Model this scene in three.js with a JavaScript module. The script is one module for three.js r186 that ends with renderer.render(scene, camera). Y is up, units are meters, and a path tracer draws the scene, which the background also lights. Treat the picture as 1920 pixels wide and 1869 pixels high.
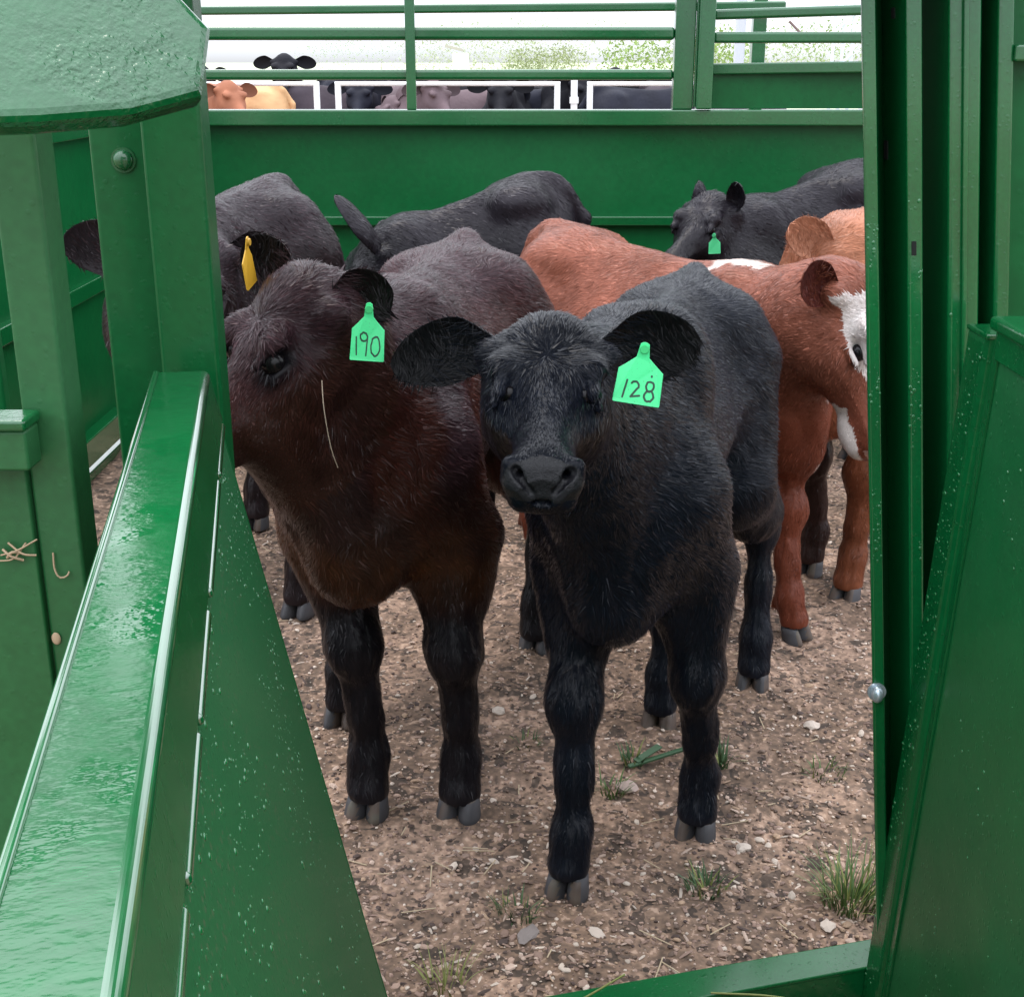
import * as THREE from 'three';
import { mergeGeometries } from 'three/addons/utils/BufferGeometryUtils.js';
import { RoundedBoxGeometry } from 'three/addons/geometries/RoundedBoxGeometry.js';
import { ImprovedNoise } from 'three/addons/math/ImprovedNoise.js';

// ------------------------------------------------------------------ camera, sky, sun, exposure
const scene = new THREE.Scene();
const camera = new THREE.PerspectiveCamera(42.55, 1024 / 996, 0.05, 2000);
camera.position.set(0, 1.3, 0);
camera.rotation.x = -18.842 * Math.PI / 180;
const renderer = new THREE.WebGLRenderer({ antialias: true });
renderer.toneMapping = THREE.LinearToneMapping;
renderer.toneMappingExposure = 1.0;
renderer.shadowMap.enabled = true;

const noise3 = new ImprovedNoise();
const nz = (x, y, z) => noise3.noise(x + 31.7, y + 17.3, z + 5.1);
let seed = 12345;
const rnd = () => { seed = (seed * 1664525 + 1013904223) >>> 0; return seed / 4294967296; };
const R = (a, b) => a + (b - a) * rnd();
const clamp = (x, a, b) => Math.min(b, Math.max(a, x));
const smooth = (a, b, x) => { const t = clamp((x - a) / (b - a), 0, 1); return t * t * (3 - 2 * t); };
const lerp = (a, b, t) => a + (b - a) * t;
const mix3 = (a, b, t) => [lerp(a[0], b[0], t), lerp(a[1], b[1], t), lerp(a[2], b[2], t)];
const V = (x, y, z) => new THREE.Vector3(x, y, z);

{ // bright overcast sky with faint cloud structure
  const w = 256, h = 128, d = new Float32Array(w * h * 4);
  for (let j = 0; j < h; j++) for (let i = 0; i < w; i++) {
    const el = ((j + 0.5) / h - 0.5) * Math.PI, az = (i / w) * 2 * Math.PI, k = (j * w + i) * 4;
    const x = Math.cos(el) * Math.cos(az), y = Math.sin(el), z = Math.cos(el) * Math.sin(az);
    let L = 1.3 + 2.7 * Math.max(0, y);
    L *= 1 + 0.16 * nz(x * 2.2, y * 3.5, z * 2.2) + 0.10 * nz(x * 5, y * 8, z * 5);
    const up = smooth(-0.03, 0.01, y);
    d[k] = lerp(0.30, L * 0.955, up); d[k + 1] = lerp(0.29, L * 0.995, up); d[k + 2] = lerp(0.24, L * 1.075, up); d[k + 3] = 1;
  }
  const t = new THREE.DataTexture(d, w, h, THREE.RGBAFormat, THREE.FloatType);
  t.mapping = THREE.EquirectangularReflectionMapping; t.magFilter = THREE.LinearFilter; t.minFilter = THREE.LinearFilter;
  t.colorSpace = THREE.LinearSRGBColorSpace; t.needsUpdate = true;
  scene.background = t; scene.environment = t;
}
const sun = new THREE.DirectionalLight(0xfff4e6, 1.4);
sun.name = 'sun'; sun.position.set(-2, 10, -5); sun.target.position.set(0, 0, -2);
sun.castShadow = true; sun.shadow.radius = 45; sun.shadow.mapSize.set(2048, 2048);
Object.assign(sun.shadow.camera, { left: -8, right: 8, top: 8, bottom: -8, near: 0.5, far: 40 });
scene.add(sun, sun.target);

// ------------------------------------------------------------------ naming helpers
const used = new Map();
function numbered(n) { const c = used.get(n) ?? 0; used.set(n, c + 1); return c ? n + '_' + String(c).padStart(3, '0') : n; }
function tag(o, label, category, group, kind) {
  o.userData = { ...(label && { label }), ...(category && { category }), ...(group && { group }), ...(kind && { kind }) };
  return o;
}
function shade(o) { o.castShadow = true; o.receiveShadow = true; return o; }
function thing(name, label, category, pos = [0, 0, 0], group) {
  const g = new THREE.Group(); g.name = numbered(name); g.position.set(...pos); scene.add(g);
  return tag(g, label, category, group);
}
function part(name, geo, mat, parent) {          // geometry given in the parent's own coordinates
  const m = shade(new THREE.Mesh(geo, mat)); m.name = name; parent.add(m); return m;
}
function partW(name, geo, mat, parent) {         // geometry given in scene coordinates, parent a moved top-level group
  parent.updateMatrix(); geo.applyMatrix4(parent.matrix.clone().invert()); return part(name, geo, mat, parent);
}
function struct(name, geo, mat) { const m = shade(new THREE.Mesh(geo, mat)); m.name = numbered(name); scene.add(m); m.userData = { kind: 'structure' }; return m; }
const merge = (a) => { const l = a.map((g) => (g.index ? g.toNonIndexed() : g)); const keys = l.map((g) => Object.keys(g.attributes)); const common = keys[0].filter((k) => keys.every((q) => q.includes(k))); l.forEach((g) => Object.keys(g.attributes).forEach((k) => common.includes(k) || g.deleteAttribute(k))); return mergeGeometries(l); };

// uv in metres by the direction each face points
function metreUV(g) {
  g = g.index ? g.toNonIndexed() : g;
  const p = g.attributes.position, n = g.attributes.normal, uv = new Float32Array(p.count * 2);
  for (let i = 0; i < p.count; i += 3) {
    const ax = Math.abs(n.getX(i) + n.getX(i + 1) + n.getX(i + 2)), ay = Math.abs(n.getY(i) + n.getY(i + 1) + n.getY(i + 2)), az = Math.abs(n.getZ(i) + n.getZ(i + 1) + n.getZ(i + 2));
    for (let k = i; k < i + 3; k++) {
      const X = p.getX(k), Y = p.getY(k), Z = p.getZ(k);
      const [a, b] = ax >= ay && ax >= az ? [Z, Y] : ay >= az ? [X, Z] : [X, Y];
      uv[2 * k] = a; uv[2 * k + 1] = b;
    }
  }
  g.setAttribute('uv', new THREE.BufferAttribute(uv, 2)); return g;
}
function box(x0, x1, y0, y1, z0, z1, r = 0.004) {
  const w = x1 - x0, h = y1 - y0, d = z1 - z0;
  const g = new RoundedBoxGeometry(w, h, d, 2, Math.min(r, w / 2.2, h / 2.2, d / 2.2));
  g.translate((x0 + x1) / 2, (y0 + y1) / 2, (z0 + z1) / 2); return metreUV(g);
}
// a bar of rectangular section w (sideways) x h (along up) between two points
function bar(a, b, w, h, r = 0.004, upHint = V(0, 1, 0)) {
  const A = V(...a), B = V(...b), L = A.distanceTo(B);
  const g = metreUV(new RoundedBoxGeometry(w, h, L, 2, Math.min(r, w / 2.2, h / 2.2)));
  const z = B.clone().sub(A).normalize(), x = new THREE.Vector3().crossVectors(upHint, z).normalize(), y = new THREE.Vector3().crossVectors(z, x);
  const m = new THREE.Matrix4().makeBasis(x, y, z); m.setPosition(A.clone().add(B).multiplyScalar(0.5));
  return g.applyMatrix4(m);
}
// solid slab from a 2D outline, extruded along -normal; corners given in 3D (planar), thickness t
function slab(pts, t, bevel = 0.003, holes) {
  const P = pts.map((q) => V(...q)), o = P[0], ex = P[1].clone().sub(o).normalize();
  let n = new THREE.Vector3(); for (let i = 1; i < P.length - 1; i++) n.add(new THREE.Vector3().crossVectors(P[i].clone().sub(o), P[i + 1].clone().sub(o)));
  n.normalize(); const ey = new THREE.Vector3().crossVectors(n, ex);
  const s = new THREE.Shape(P.map((q) => { const d = q.clone().sub(o); return new THREE.Vector2(d.dot(ex), d.dot(ey)); }));
  const g = new THREE.ExtrudeGeometry(s, { depth: Math.max(t - 2 * bevel, 0.0005), bevelEnabled: bevel > 0, bevelThickness: bevel, bevelSize: bevel, bevelOffset: -bevel, bevelSegments: 3, curveSegments: 6 });
  g.translate(0, 0, -t + bevel); metreUV(g);
  const m = new THREE.Matrix4().makeBasis(ex, ey, n); m.setPosition(o); return g.applyMatrix4(m);
}

// ------------------------------------------------------------------ procedural textures
function tileTex(n, fn, srgb) {
  const d = new Uint8Array(n * n * 4);
  for (let j = 0; j < n; j++) for (let i = 0; i < n; i++) {
    const c = fn(i / n, j / n), k = (j * n + i) * 4;
    const a = Array.isArray(c) ? c : [c, c, c];
    d[k] = clamp(a[0], 0, 1) * 255; d[k + 1] = clamp(a[1], 0, 1) * 255; d[k + 2] = clamp(a[2], 0, 1) * 255; d[k + 3] = 255;
  }
  const t = new THREE.DataTexture(d, n, n); t.wrapS = t.wrapT = THREE.RepeatWrapping; t.magFilter = THREE.LinearFilter; t.minFilter = THREE.LinearMipmapLinearFilter;
  t.generateMipmaps = true; if (srgb) t.colorSpace = THREE.SRGBColorSpace; t.needsUpdate = true; return t;
}
// periodic value noise
function pnoise(period, sd) {
  const v = new Float32Array(period * period); let s = sd * 7919 + 13;
  for (let i = 0; i < v.length; i++) { s = (s * 1664525 + 1013904223) >>> 0; v[i] = s / 4294967296; }
  return (x, y) => {
    x *= period; y *= period; const i = Math.floor(x), j = Math.floor(y), fx = x - i, fy = y - j, u = fx * fx * (3 - 2 * fx), w = fy * fy * (3 - 2 * fy);
    const g = (a, b) => v[(((b % period) + period) % period) * period + (((a % period) + period) % period)];
    return lerp(lerp(g(i, j), g(i + 1, j), u), lerp(g(i, j + 1), g(i + 1, j + 1), u), w);
  };
}
const oct = (ps, sd) => { const f = ps.map((p, i) => pnoise(p, sd + i)); return (x, y) => f.reduce((a, g, i) => a + g(x, y) * 0.5 ** i, 0) / f.reduce((a, g, i) => a + 0.5 ** i, 0); };
function repeat(t, metres) { const c = t.clone(); c.repeat.set(1 / metres, 1 / metres); c.needsUpdate = true; return c; }

// height of a wet painted surface: orange peel, beads of water and runs
const beadMap = (() => {
  const n = 1024, H = new Float32Array(n * n), f = oct([48, 96, 200], 3);
  for (let j = 0; j < n; j++) for (let i = 0; i < n; i++) H[j * n + i] = 0.16 * f(i / n, j / n);
  seed = 77;
  for (let k = 0; k < 1500; k++) {
    const r = 1.5 + 9 * rnd() ** 5, cx = rnd() * n, cy = rnd() * n, e = R(0.8, 1.3);
    for (let y = -Math.ceil(r * 1.4); y <= r * 1.4; y++) for (let x = -Math.ceil(r * 1.4); x <= r * 1.4; x++) {
      const q = (x * x * e + (y * y) / e) / (r * r); if (q > 1) continue;
      const a = ((Math.floor(cy + y) + n) % n) * n + ((Math.floor(cx + x) + n) % n);
      H[a] = Math.max(H[a], 0.16 + 0.07 * r * Math.sqrt(1 - q));
    }
  }
  return tileTex(n, (u, v) => H[Math.floor(v * n) * n + Math.floor(u * n)]);
})();
const filmBump = (() => { // water film on a horizontal cap, rippled in patches
  const a = oct([10, 22, 60], 11), b = oct([30, 70, 140], 15), c = oct([3, 6], 19);
  return tileTex(512, (u, v) => 0.5 + lerp(0.35, 1, smooth(0.35, 0.65, c(u, v))) * (0.55 * (a(u + 0.5 * v, v * 2) - 0.5) + 0.45 * (b(u, v * 2) - 0.5)));
})();
const plateBump = (() => { const a = oct([9, 20, 44, 90], 71), b = oct([70, 140], 75); return tileTex(512, (u, v) => 0.6 * a(u, v) + 0.4 * b(u, v)); })();
const froth = (() => { const a = oct([14, 30, 64, 128], 171), b = oct([60, 120, 240], 175), m = oct([3, 7, 15], 179); return tileTex(512, (u, v) => 0.5 + (0.25 + 0.9 * smooth(0.35, 0.7, m(u, v))) * (0.6 * (a(u, v) - 0.5) + 0.4 * (b(u, v) - 0.5))); })();
const filmRough = (() => { const a = oct([4, 9, 24], 21), b = oct([40, 90], 25); return tileTex(512, (u, v) => { const k = a(u, v), w = smooth(0.40, 0.56, k), dry = smooth(0.57, 0.63, k); return [0, lerp(lerp(0.03, 0.10, w), 0.2, dry) + 0.04 * (b(u, v) - 0.5), 0]; }); })();
const paintRough = (() => { const a = oct([3, 8, 20, 60], 31); return tileTex(512, (u, v) => [0, 0.6 + 0.5 * (a(u, v) - 0.5) * 2 * 0.6, 0]); })();
const paintCol = (() => { const a = oct([3, 7, 18, 50], 41), b = oct([120, 200], 45); return tileTex(512, (u, v) => { const g = 0.90 + 0.18 * (a(u, v) - 0.5) + 0.10 * (b(u, v) - 0.5); return [g, g, g]; }, true); })();
// splashed mud: grains and spots of dried dirt, each with its own outline
const mudCol = (() => {
  const n = 1024, M = new Float32Array(n * n), a = oct([5, 11, 30], 51), c = oct([180, 300], 55); seed = 991;
  for (let k = 0; k < 5200; k++) {
    const cx = rnd(), cy = rnd(), r = (0.8 + 3.4 * rnd() ** 4) * (0.6 + a(cx, cy));
    if (a(cx, cy) < 0.43) continue;
    for (let y = -5; y <= 5; y++) for (let x = -5; x <= 5; x++) if (x * x + y * y < r * r) M[((Math.floor(cy * n + y) + n) % n) * n + ((Math.floor(cx * n + x) + n) % n)] = R(0.35, 0.8);
  }
  return tileTex(n, (u, v) => { const m = M[Math.floor(v * n) * n + Math.floor(u * n)], g = 0.9 + 0.14 * (c(u, v) - 0.5); return mix3([0.042 * g, 0.378 * g, 0.195 * g], [0.36, 0.33, 0.24], m); }, true);
})();

// paint with scuffs and small stuck grains of dirt
const wearCol = (() => {
  const n = 1024, M = new Float32Array(n * n), a = oct([4, 9, 26], 81), c = oct([150, 260], 85); seed = 313;
  for (let k = 0; k < 1500; k++) { const cx = rnd(), cy = rnd(), r = 0.7 + 2.4 * rnd() ** 5, ln = rnd() < 0.12 ? R(4, 26) : 0, an = R(-0.5, 0.5) + 1.57; for (let t = 0; t <= ln; t++) for (let y = -3; y <= 3; y++) for (let x = -3; x <= 3; x++) if (x * x + y * y < (ln ? 0.9 : r * r)) M[((Math.floor(cy * n + y + t * Math.sin(an)) + n) % n) * n + ((Math.floor(cx * n + x + t * Math.cos(an)) + n) % n)] = R(0.2, 0.7); }
  return tileTex(n, (u, v) => { const m = M[Math.floor(v * n) * n + Math.floor(u * n)], g = 0.90 + 0.14 * (a(u, v) - 0.5) + 0.10 * (c(u, v) - 0.5); return mix3([g, g, g], [1, 1, 1], m * 0.5); }, true);
})();

function paint(color, { rough = 0.42, bead = 0.3, bump = 0.0012, cc = 0.35, map = paintCol, tile = 0.9, spec = 0.5 } = {}) {
  return new THREE.MeshPhysicalMaterial({ color, roughness: rough / 0.6, roughnessMap: repeat(paintRough, tile), map: map && repeat(map, tile), bumpMap: repeat(beadMap, bead), bumpScale: bump, clearcoat: cc, clearcoatRoughness: 0.12, specularIntensity: spec });
}
const GREEN2 = new THREE.Color().setRGB(0.022, 0.15, 0.046), GREEN = new THREE.Color().setRGB(0.003, 0.118, 0.031);
const M = {
  sheet: paint(GREEN, { rough: 0.46, cc: 0, bump: 0.0003, bead: 0.6, tile: 1.7 }),
  rail: paint(GREEN, { spec: 1, rough: 0.3, cc: 0.7, bump: 0.0003, bead: 0.5 }),
  post: paint(GREEN, { rough: 0.42, cc: 0.15, bump: 0.00025 }),
  postPale: paint(GREEN2, { spec: 0.9, rough: 0.62, cc: 0.05, bump: 0.00025 }),
  strip: paint(GREEN, { spec: 1, rough: 0.2, cc: 0.8, bump: 0.0003, bead: 0.2, map: wearCol, tile: 0.5 }),
  wet: paint(GREEN, { rough: 0.3, cc: 0.25, bump: 0.0006, bead: 0.2 }),
  cap: new THREE.MeshPhysicalMaterial({ color: GREEN, map: repeat(paintCol, 0.9), roughness: 1, roughnessMap: repeat(filmRough, 0.42), bumpMap: repeat(filmBump, 0.22), bumpScale: 0.0009, ior: 1.7 }),
  mud: new THREE.MeshPhysicalMaterial({ color: 0xffffff, map: repeat(mudCol, 0.5), roughness: 0.55, specularIntensity: 0.6, bumpMap: repeat(beadMap, 0.22), bumpScale: 0.0009, clearcoat: 0.05, clearcoatRoughness: 0.1 }),
  beadWater: new THREE.MeshPhysicalMaterial({ color: GREEN, roughness: 0.03, ior: 1.5, clearcoat: 1, clearcoatRoughness: 0.02 }),
  zinc: new THREE.MeshPhysicalMaterial({ color: 0xb8c4cc, roughness: 0.35, metalness: 0.7 }),
  white: new THREE.MeshStandardMaterial({ color: new THREE.Color().setRGB(0.8, 0.82, 0.84), roughness: 0.45, bumpMap: repeat(beadMap, 0.5), bumpScale: 0.0004 }),
  shiny: new THREE.MeshPhysicalMaterial({ color: GREEN, map: repeat(paintCol, 0.9), roughness: 0.16, ior: 2.1, clearcoat: 1, clearcoatRoughness: 0.08 }),
  wetPlate: new THREE.MeshPhysicalMaterial({ color: GREEN, map: repeat(paintCol, 0.9), roughness: 0.24, bumpMap: repeat(froth, 0.25), bumpScale: 0.005, clearcoat: 0.4, clearcoatRoughness: 0.08, ior: 1.55 }),
  inner: paint(GREEN, { spec: 0.9, rough: 0.5, cc: 0.05, bump: 0.0005, bead: 0.3, map: wearCol, tile: 0.6 }),
  sill: paint(GREEN, { rough: 0.36, cc: 0.5, bump: 0.001, map: wearCol, tile: 0.35 }),
  hole: new THREE.MeshStandardMaterial({ color: 0x0a0f0c, roughness: 0.9 }),
};
// ------------------------------------------------------------------ calves: one smooth signed field per body, meshed with surface nets
const smin = (a, b, k) => { const h = Math.max(k - Math.abs(a - b), 0) / k; return Math.min(a, b) - h * h * k * 0.25; };
const smax = (a, b, k) => -smin(-a, -b, k);
function cone(ax, ay, az, bx, by, bz, ra, rb) {
  const dx = bx - ax, dy = by - ay, dz = bz - az, dd = dx * dx + dy * dy + dz * dz, dr = rb - ra;
  return (x, y, z) => { const px = x - ax, py = y - ay, pz = z - az; let h = (px * dx + py * dy + pz * dz) / dd; h = h < 0 ? 0 : h > 1 ? 1 : h; const qx = px - dx * h, qy = py - dy * h, qz = pz - dz * h; return Math.sqrt(qx * qx + qy * qy + qz * qz) - ra - dr * h; };
}
const C3 = (a, b, ra, rb) => cone(...a, ...b, ra, rb);
function ellip(c, r) { // axis-aligned
  return (x, y, z) => { const a = (x - c[0]) / r[0], b = (y - c[1]) / r[1], d = (z - c[2]) / r[2], k0 = Math.sqrt(a * a + b * b + d * d), k1 = Math.sqrt((a / r[0]) ** 2 + (b / r[1]) ** 2 + (d / r[2]) ** 2); return k1 < 1e-9 ? -Math.min(...r) : k0 * (k0 - 1) / k1; };
}
// body of changing egg-shaped section along an axis s: stations [s, top, bottom, half width]
function loft(st, taperUp, taperDown) {
  const n = 160, s0 = st[0][0], s1 = st[st.length - 1][0], T = [0, 1, 2].map(() => new Float32Array(n + 1));
  for (let i = 0; i <= n; i++) {
    const s = lerp(s0, s1, i / n); let k = 0; while (k < st.length - 2 && st[k + 1][0] < s) k++;
    const p0 = st[Math.max(0, k - 1)], p1 = st[k], p2 = st[k + 1], p3 = st[Math.min(st.length - 1, k + 2)], h = p2[0] - p1[0], t = (s - p1[0]) / h;
    for (let c = 0; c < 3; c++) {
      const m1 = p2[0] === p0[0] ? 0 : (p2[c + 1] - p0[c + 1]) / (p2[0] - p0[0]) * h, m2 = p3[0] === p1[0] ? 0 : (p3[c + 1] - p1[c + 1]) / (p3[0] - p1[0]) * h;
      T[c][i] = (2 * t ** 3 - 3 * t * t + 1) * p1[c + 1] + (t ** 3 - 2 * t * t + t) * m1 + (3 * t * t - 2 * t ** 3) * p2[c + 1] + (t ** 3 - t * t) * m2;
    }
  }
  return (x, y, s) => {
    const f = clamp((s - s0) / (s1 - s0), 0, 1) * n, i = Math.min(n - 1, f | 0), t = f - i;
    const top = T[0][i] + (T[0][i + 1] - T[0][i]) * t, bot = T[1][i] + (T[1][i + 1] - T[1][i]) * t, w = Math.max(0.004, T[2][i] + (T[2][i + 1] - T[2][i]) * t);
    const h = Math.max(0.004, (top - bot) / 2), e = (y - (top + bot) / 2) / h, ww = w * (1 - (e > 0 ? taperUp * Math.min(e, 1.2) : -taperDown * Math.max(e, -1.2)));
    const a = x / ww, k0 = Math.sqrt(a * a + e * e), k1 = Math.sqrt((a / ww) ** 2 + (e / h) ** 2), d = k1 < 1e-9 ? -Math.min(w, h) : k0 * (k0 - 1) / k1;
    const over = Math.max(s0 - s, s - s1); return over > 0 ? Math.sqrt(Math.max(d, 0) ** 2 + over * over) : d;
  };
}
function surfaceNets(f, lo, hi, cell) {
  const nx = Math.ceil((hi[0] - lo[0]) / cell) + 1, ny = Math.ceil((hi[1] - lo[1]) / cell) + 1, nzz = Math.ceil((hi[2] - lo[2]) / cell) + 1;
  const A = new Float32Array(nx * ny * nzz), B = 5, reach = cell * B * 1.9, id = (i, j, k) => (k * ny + j) * nx + i;
  for (let K = 0; K < nzz; K += B) for (let J = 0; J < ny; J += B) for (let I = 0; I < nx; I += B) {
    const d0 = f(lo[0] + (I + B / 2) * cell, lo[1] + (J + B / 2) * cell, lo[2] + (K + B / 2) * cell), far = Math.abs(d0) > reach;
    for (let k = K; k < Math.min(K + B, nzz); k++) for (let j = J; j < Math.min(J + B, ny); j++) for (let i = I; i < Math.min(I + B, nx); i++)
      A[id(i, j, k)] = far ? d0 : f(lo[0] + i * cell, lo[1] + j * cell, lo[2] + k * cell);
  }
  const vid = new Int32Array(nx * ny * nzz).fill(-1), pos = [], idx = [];
  const E = [[0, 1], [2, 3], [4, 5], [6, 7], [0, 2], [1, 3], [4, 6], [5, 7], [0, 4], [1, 5], [2, 6], [3, 7]];
  const c = new Float32Array(8);
  for (let k = 0; k < nzz - 1; k++) for (let j = 0; j < ny - 1; j++) for (let i = 0; i < nx - 1; i++) {
    let neg = 0; for (let q = 0; q < 8; q++) { c[q] = A[id(i + (q & 1), j + ((q >> 1) & 1), k + (q >> 2))]; if (c[q] < 0) neg++; }
    if (!neg || neg === 8) continue;
    let X = 0, Y = 0, Z = 0, m = 0;
    for (const [a, b] of E) if ((c[a] < 0) !== (c[b] < 0)) { const t = c[a] / (c[a] - c[b]); X += lerp(a & 1, b & 1, t); Y += lerp((a >> 1) & 1, (b >> 1) & 1, t); Z += lerp(a >> 2, b >> 2, t); m++; }
    vid[id(i, j, k)] = pos.length / 3; pos.push(lo[0] + (i + X / m) * cell, lo[1] + (j + Y / m) * cell, lo[2] + (k + Z / m) * cell);
  }
  const quad = (a, b, d, e, flip) => { if (a < 0 || b < 0 || d < 0 || e < 0) return; flip ? idx.push(a, d, b, a, e, d) : idx.push(a, b, d, a, d, e); };
  for (let k = 1; k < nzz - 1; k++) for (let j = 1; j < ny - 1; j++) for (let i = 1; i < nx - 1; i++) {
    const s = A[id(i, j, k)] < 0;
    if (s !== A[id(i + 1, j, k)] < 0) quad(vid[id(i, j - 1, k - 1)], vid[id(i, j, k - 1)], vid[id(i, j, k)], vid[id(i, j - 1, k)], !s);
    if (s !== A[id(i, j + 1, k)] < 0) quad(vid[id(i - 1, j, k - 1)], vid[id(i - 1, j, k)], vid[id(i, j, k)], vid[id(i, j, k - 1)], !s);
    if (s !== A[id(i, j, k + 1)] < 0) quad(vid[id(i - 1, j - 1, k)], vid[id(i, j - 1, k)], vid[id(i, j, k)], vid[id(i - 1, j, k)], !s);
  }
  const P = new Float32Array(pos), N = new Float32Array(pos.length), h = 0.0025;
  for (let v = 0; v < P.length; v += 3) {
    const x = P[v], y = P[v + 1], z = P[v + 2];
    let a = f(x + h, y, z) - f(x - h, y, z), b = f(x, y + h, z) - f(x, y - h, z), d = f(x, y, z + h) - f(x, y, z - h); const l = Math.hypot(a, b, d) || 1;
    N[v] = a / l; N[v + 1] = b / l; N[v + 2] = d / l;
  }
  const g = new THREE.BufferGeometry(); g.setAttribute('position', new THREE.BufferAttribute(P, 3)); g.setAttribute('normal', new THREE.BufferAttribute(N, 3)); g.setIndex(idx); return g;
}
// an ear: a cupped leaf with thickness, both sides, rounded tip
function earGeo(base, e, open, len, W, cup, droop) {
  e = e.clone().normalize(); const o = open.clone().addScaledVector(e, -open.dot(e)).normalize(), sd = new THREE.Vector3().crossVectors(e, o);
  const nu = 22, nv = 12, pt = (u, v, back) => {
    const w = W * (u < 0.5 ? lerp(0.42, 1, smooth(0, 0.5, u)) : Math.sqrt(Math.max(0.0004, 1 - ((u - 0.5) / 0.502) ** 2))) * 0.5, th = back * 0.008 * (1 - 0.6 * Math.abs(v)) * (1 - 0.5 * u), a = v * lerp(1.7, 0.95, u);
    const p = base.clone().addScaledVector(e, len * u).addScaledVector(sd, w * Math.sin(a) / Math.sin(lerp(1.5708, 0.95, u))).addScaledVector(o, -cup * (0.35 + 0.65 * (1 - u)) * Math.cos(a) * (w / (W * 0.5)) - th);
    p.y -= droop * u * u; return p;
  };
  const pos = [], idx = [], side = [];
  for (const back of [0, 1]) for (let i = 0; i <= nu; i++) for (let j = 0; j <= nv; j++) { const p = pt(i / nu, j / nv * 2 - 1, back); pos.push(p.x, p.y, p.z); side.push(back); }
  const id = (b, i, j) => b * (nu + 1) * (nv + 1) + i * (nv + 1) + j;
  for (let i = 0; i < nu; i++) for (let j = 0; j < nv; j++) {
    idx.push(id(0, i, j), id(0, i + 1, j), id(0, i + 1, j + 1), id(0, i, j), id(0, i + 1, j + 1), id(0, i, j + 1));
    idx.push(id(1, i, j), id(1, i + 1, j + 1), id(1, i + 1, j), id(1, i, j), id(1, i, j + 1), id(1, i + 1, j + 1));
  }
  for (let i = 0; i < nu; i++) for (const j of [0, nv]) { const a = id(0, i, j), b = id(0, i + 1, j), c = id(1, i + 1, j), d = id(1, i, j); j ? idx.push(a, b, c, a, c, d) : idx.push(a, c, b, a, d, c); }
  for (let j = 0; j < nv; j++) idx.push(id(0, nu, j), id(1, nu, j), id(1, nu, j + 1), id(0, nu, j), id(1, nu, j + 1), id(0, nu, j + 1));
  for (let i = 0; i < idx.length; i += 3) { const t = idx[i + 1]; idx[i + 1] = idx[i + 2]; idx[i + 2] = t; }
  const g = new THREE.BufferGeometry(); g.setAttribute('position', new THREE.Float32BufferAttribute(pos, 3)); g.setIndex(idx); g.computeVertexNormals();
  g.userData = { side, o, e, sd, pt }; return g;
}
// one claw of a cloven hoof, toe towards +z, standing on y = 0
const clawGeo = (() => {
  const rows = [[0, 0.97, 0], [0.006, 1.03, 0.001], [0.018, 1.0, -0.002], [0.036, 0.93, -0.007], [0.05, 0.86, -0.012], [0.058, 0.55, -0.015]], m = 18, pos = [], idx = [];
  for (const [y, k, dz] of rows) for (let i = 0; i < m; i++) { const a = i / m * 2 * Math.PI, c = Math.cos(a), s = Math.sin(a); pos.push(0.0178 * k * c * (s > 0 ? 1 - 0.22 * s * s * s : 1), y, dz + 0.008 + (s > 0 ? 0.033 : 0.030) * k * s); }
  for (let r = 0; r < rows.length - 1; r++) for (let i = 0; i < m; i++) { const a = r * m + i, b = r * m + (i + 1) % m; idx.push(a, a + m, b, b, a + m, b + m); }
  const b0 = pos.length / 3; pos.push(0, 0, 0.008, 0, 0.06, -0.01); for (let i = 0; i < m; i++) { idx.push(b0, i, (i + 1) % m); const t = (rows.length - 1) * m; idx.push(b0 + 1, t + (i + 1) % m, t + i); }
  const g = new THREE.BufferGeometry(); g.setAttribute('position', new THREE.Float32BufferAttribute(pos, 3)); g.setIndex(idx); g.computeVertexNormals(); return g;
})();
const chipDirt = (() => { const a = oct([4, 9, 20], 95), b = oct([40, 90], 97); return tileTex(256, (u, v) => { const m = smooth(0.5, 0.62, a(u, v)); return mix3([0.75, 0.75, 0.78], [1, 0.86, 0.76], m).map((q) => q * (0.8 + 0.4 * b(u, v))); }, true); })();
const CM = {
  hide: new THREE.MeshPhysicalMaterial({ vertexColors: true, color: 0xffffff, roughness: 0.32, specularIntensity: 0.25, sheen: 0.05, sheenColor: new THREE.Color(0.65, 0.52, 0.75), sheenRoughness: 0.35 }),
  coat: new THREE.MeshPhysicalMaterial({ vertexColors: true, color: 0xffffff, roughness: 0.28, specularIntensity: 0.24, side: THREE.DoubleSide, sheen: 0.06, sheenColor: new THREE.Color(0.92, 0.74, 1.0), sheenRoughness: 0.45 }),
  muzzle: new THREE.MeshPhysicalMaterial({ color: new THREE.Color().setRGB(0.007, 0.007, 0.009), roughness: 0.38, specularIntensity: 0.55, bumpMap: repeat(plateBump, 0.05), bumpScale: 0.0016 }),
  eye: new THREE.MeshPhysicalMaterial({ color: new THREE.Color().setRGB(0.006, 0.005, 0.006), roughness: 0.2, specularIntensity: 0.45 }),
  hoof: new THREE.MeshPhysicalMaterial({ color: new THREE.Color().setRGB(0.085, 0.082, 0.084), roughness: 0.6, map: chipDirt }),
  hoofDark: new THREE.MeshPhysicalMaterial({ color: new THREE.Color().setRGB(0.05, 0.045, 0.045), roughness: 0.5 }),
};
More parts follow.
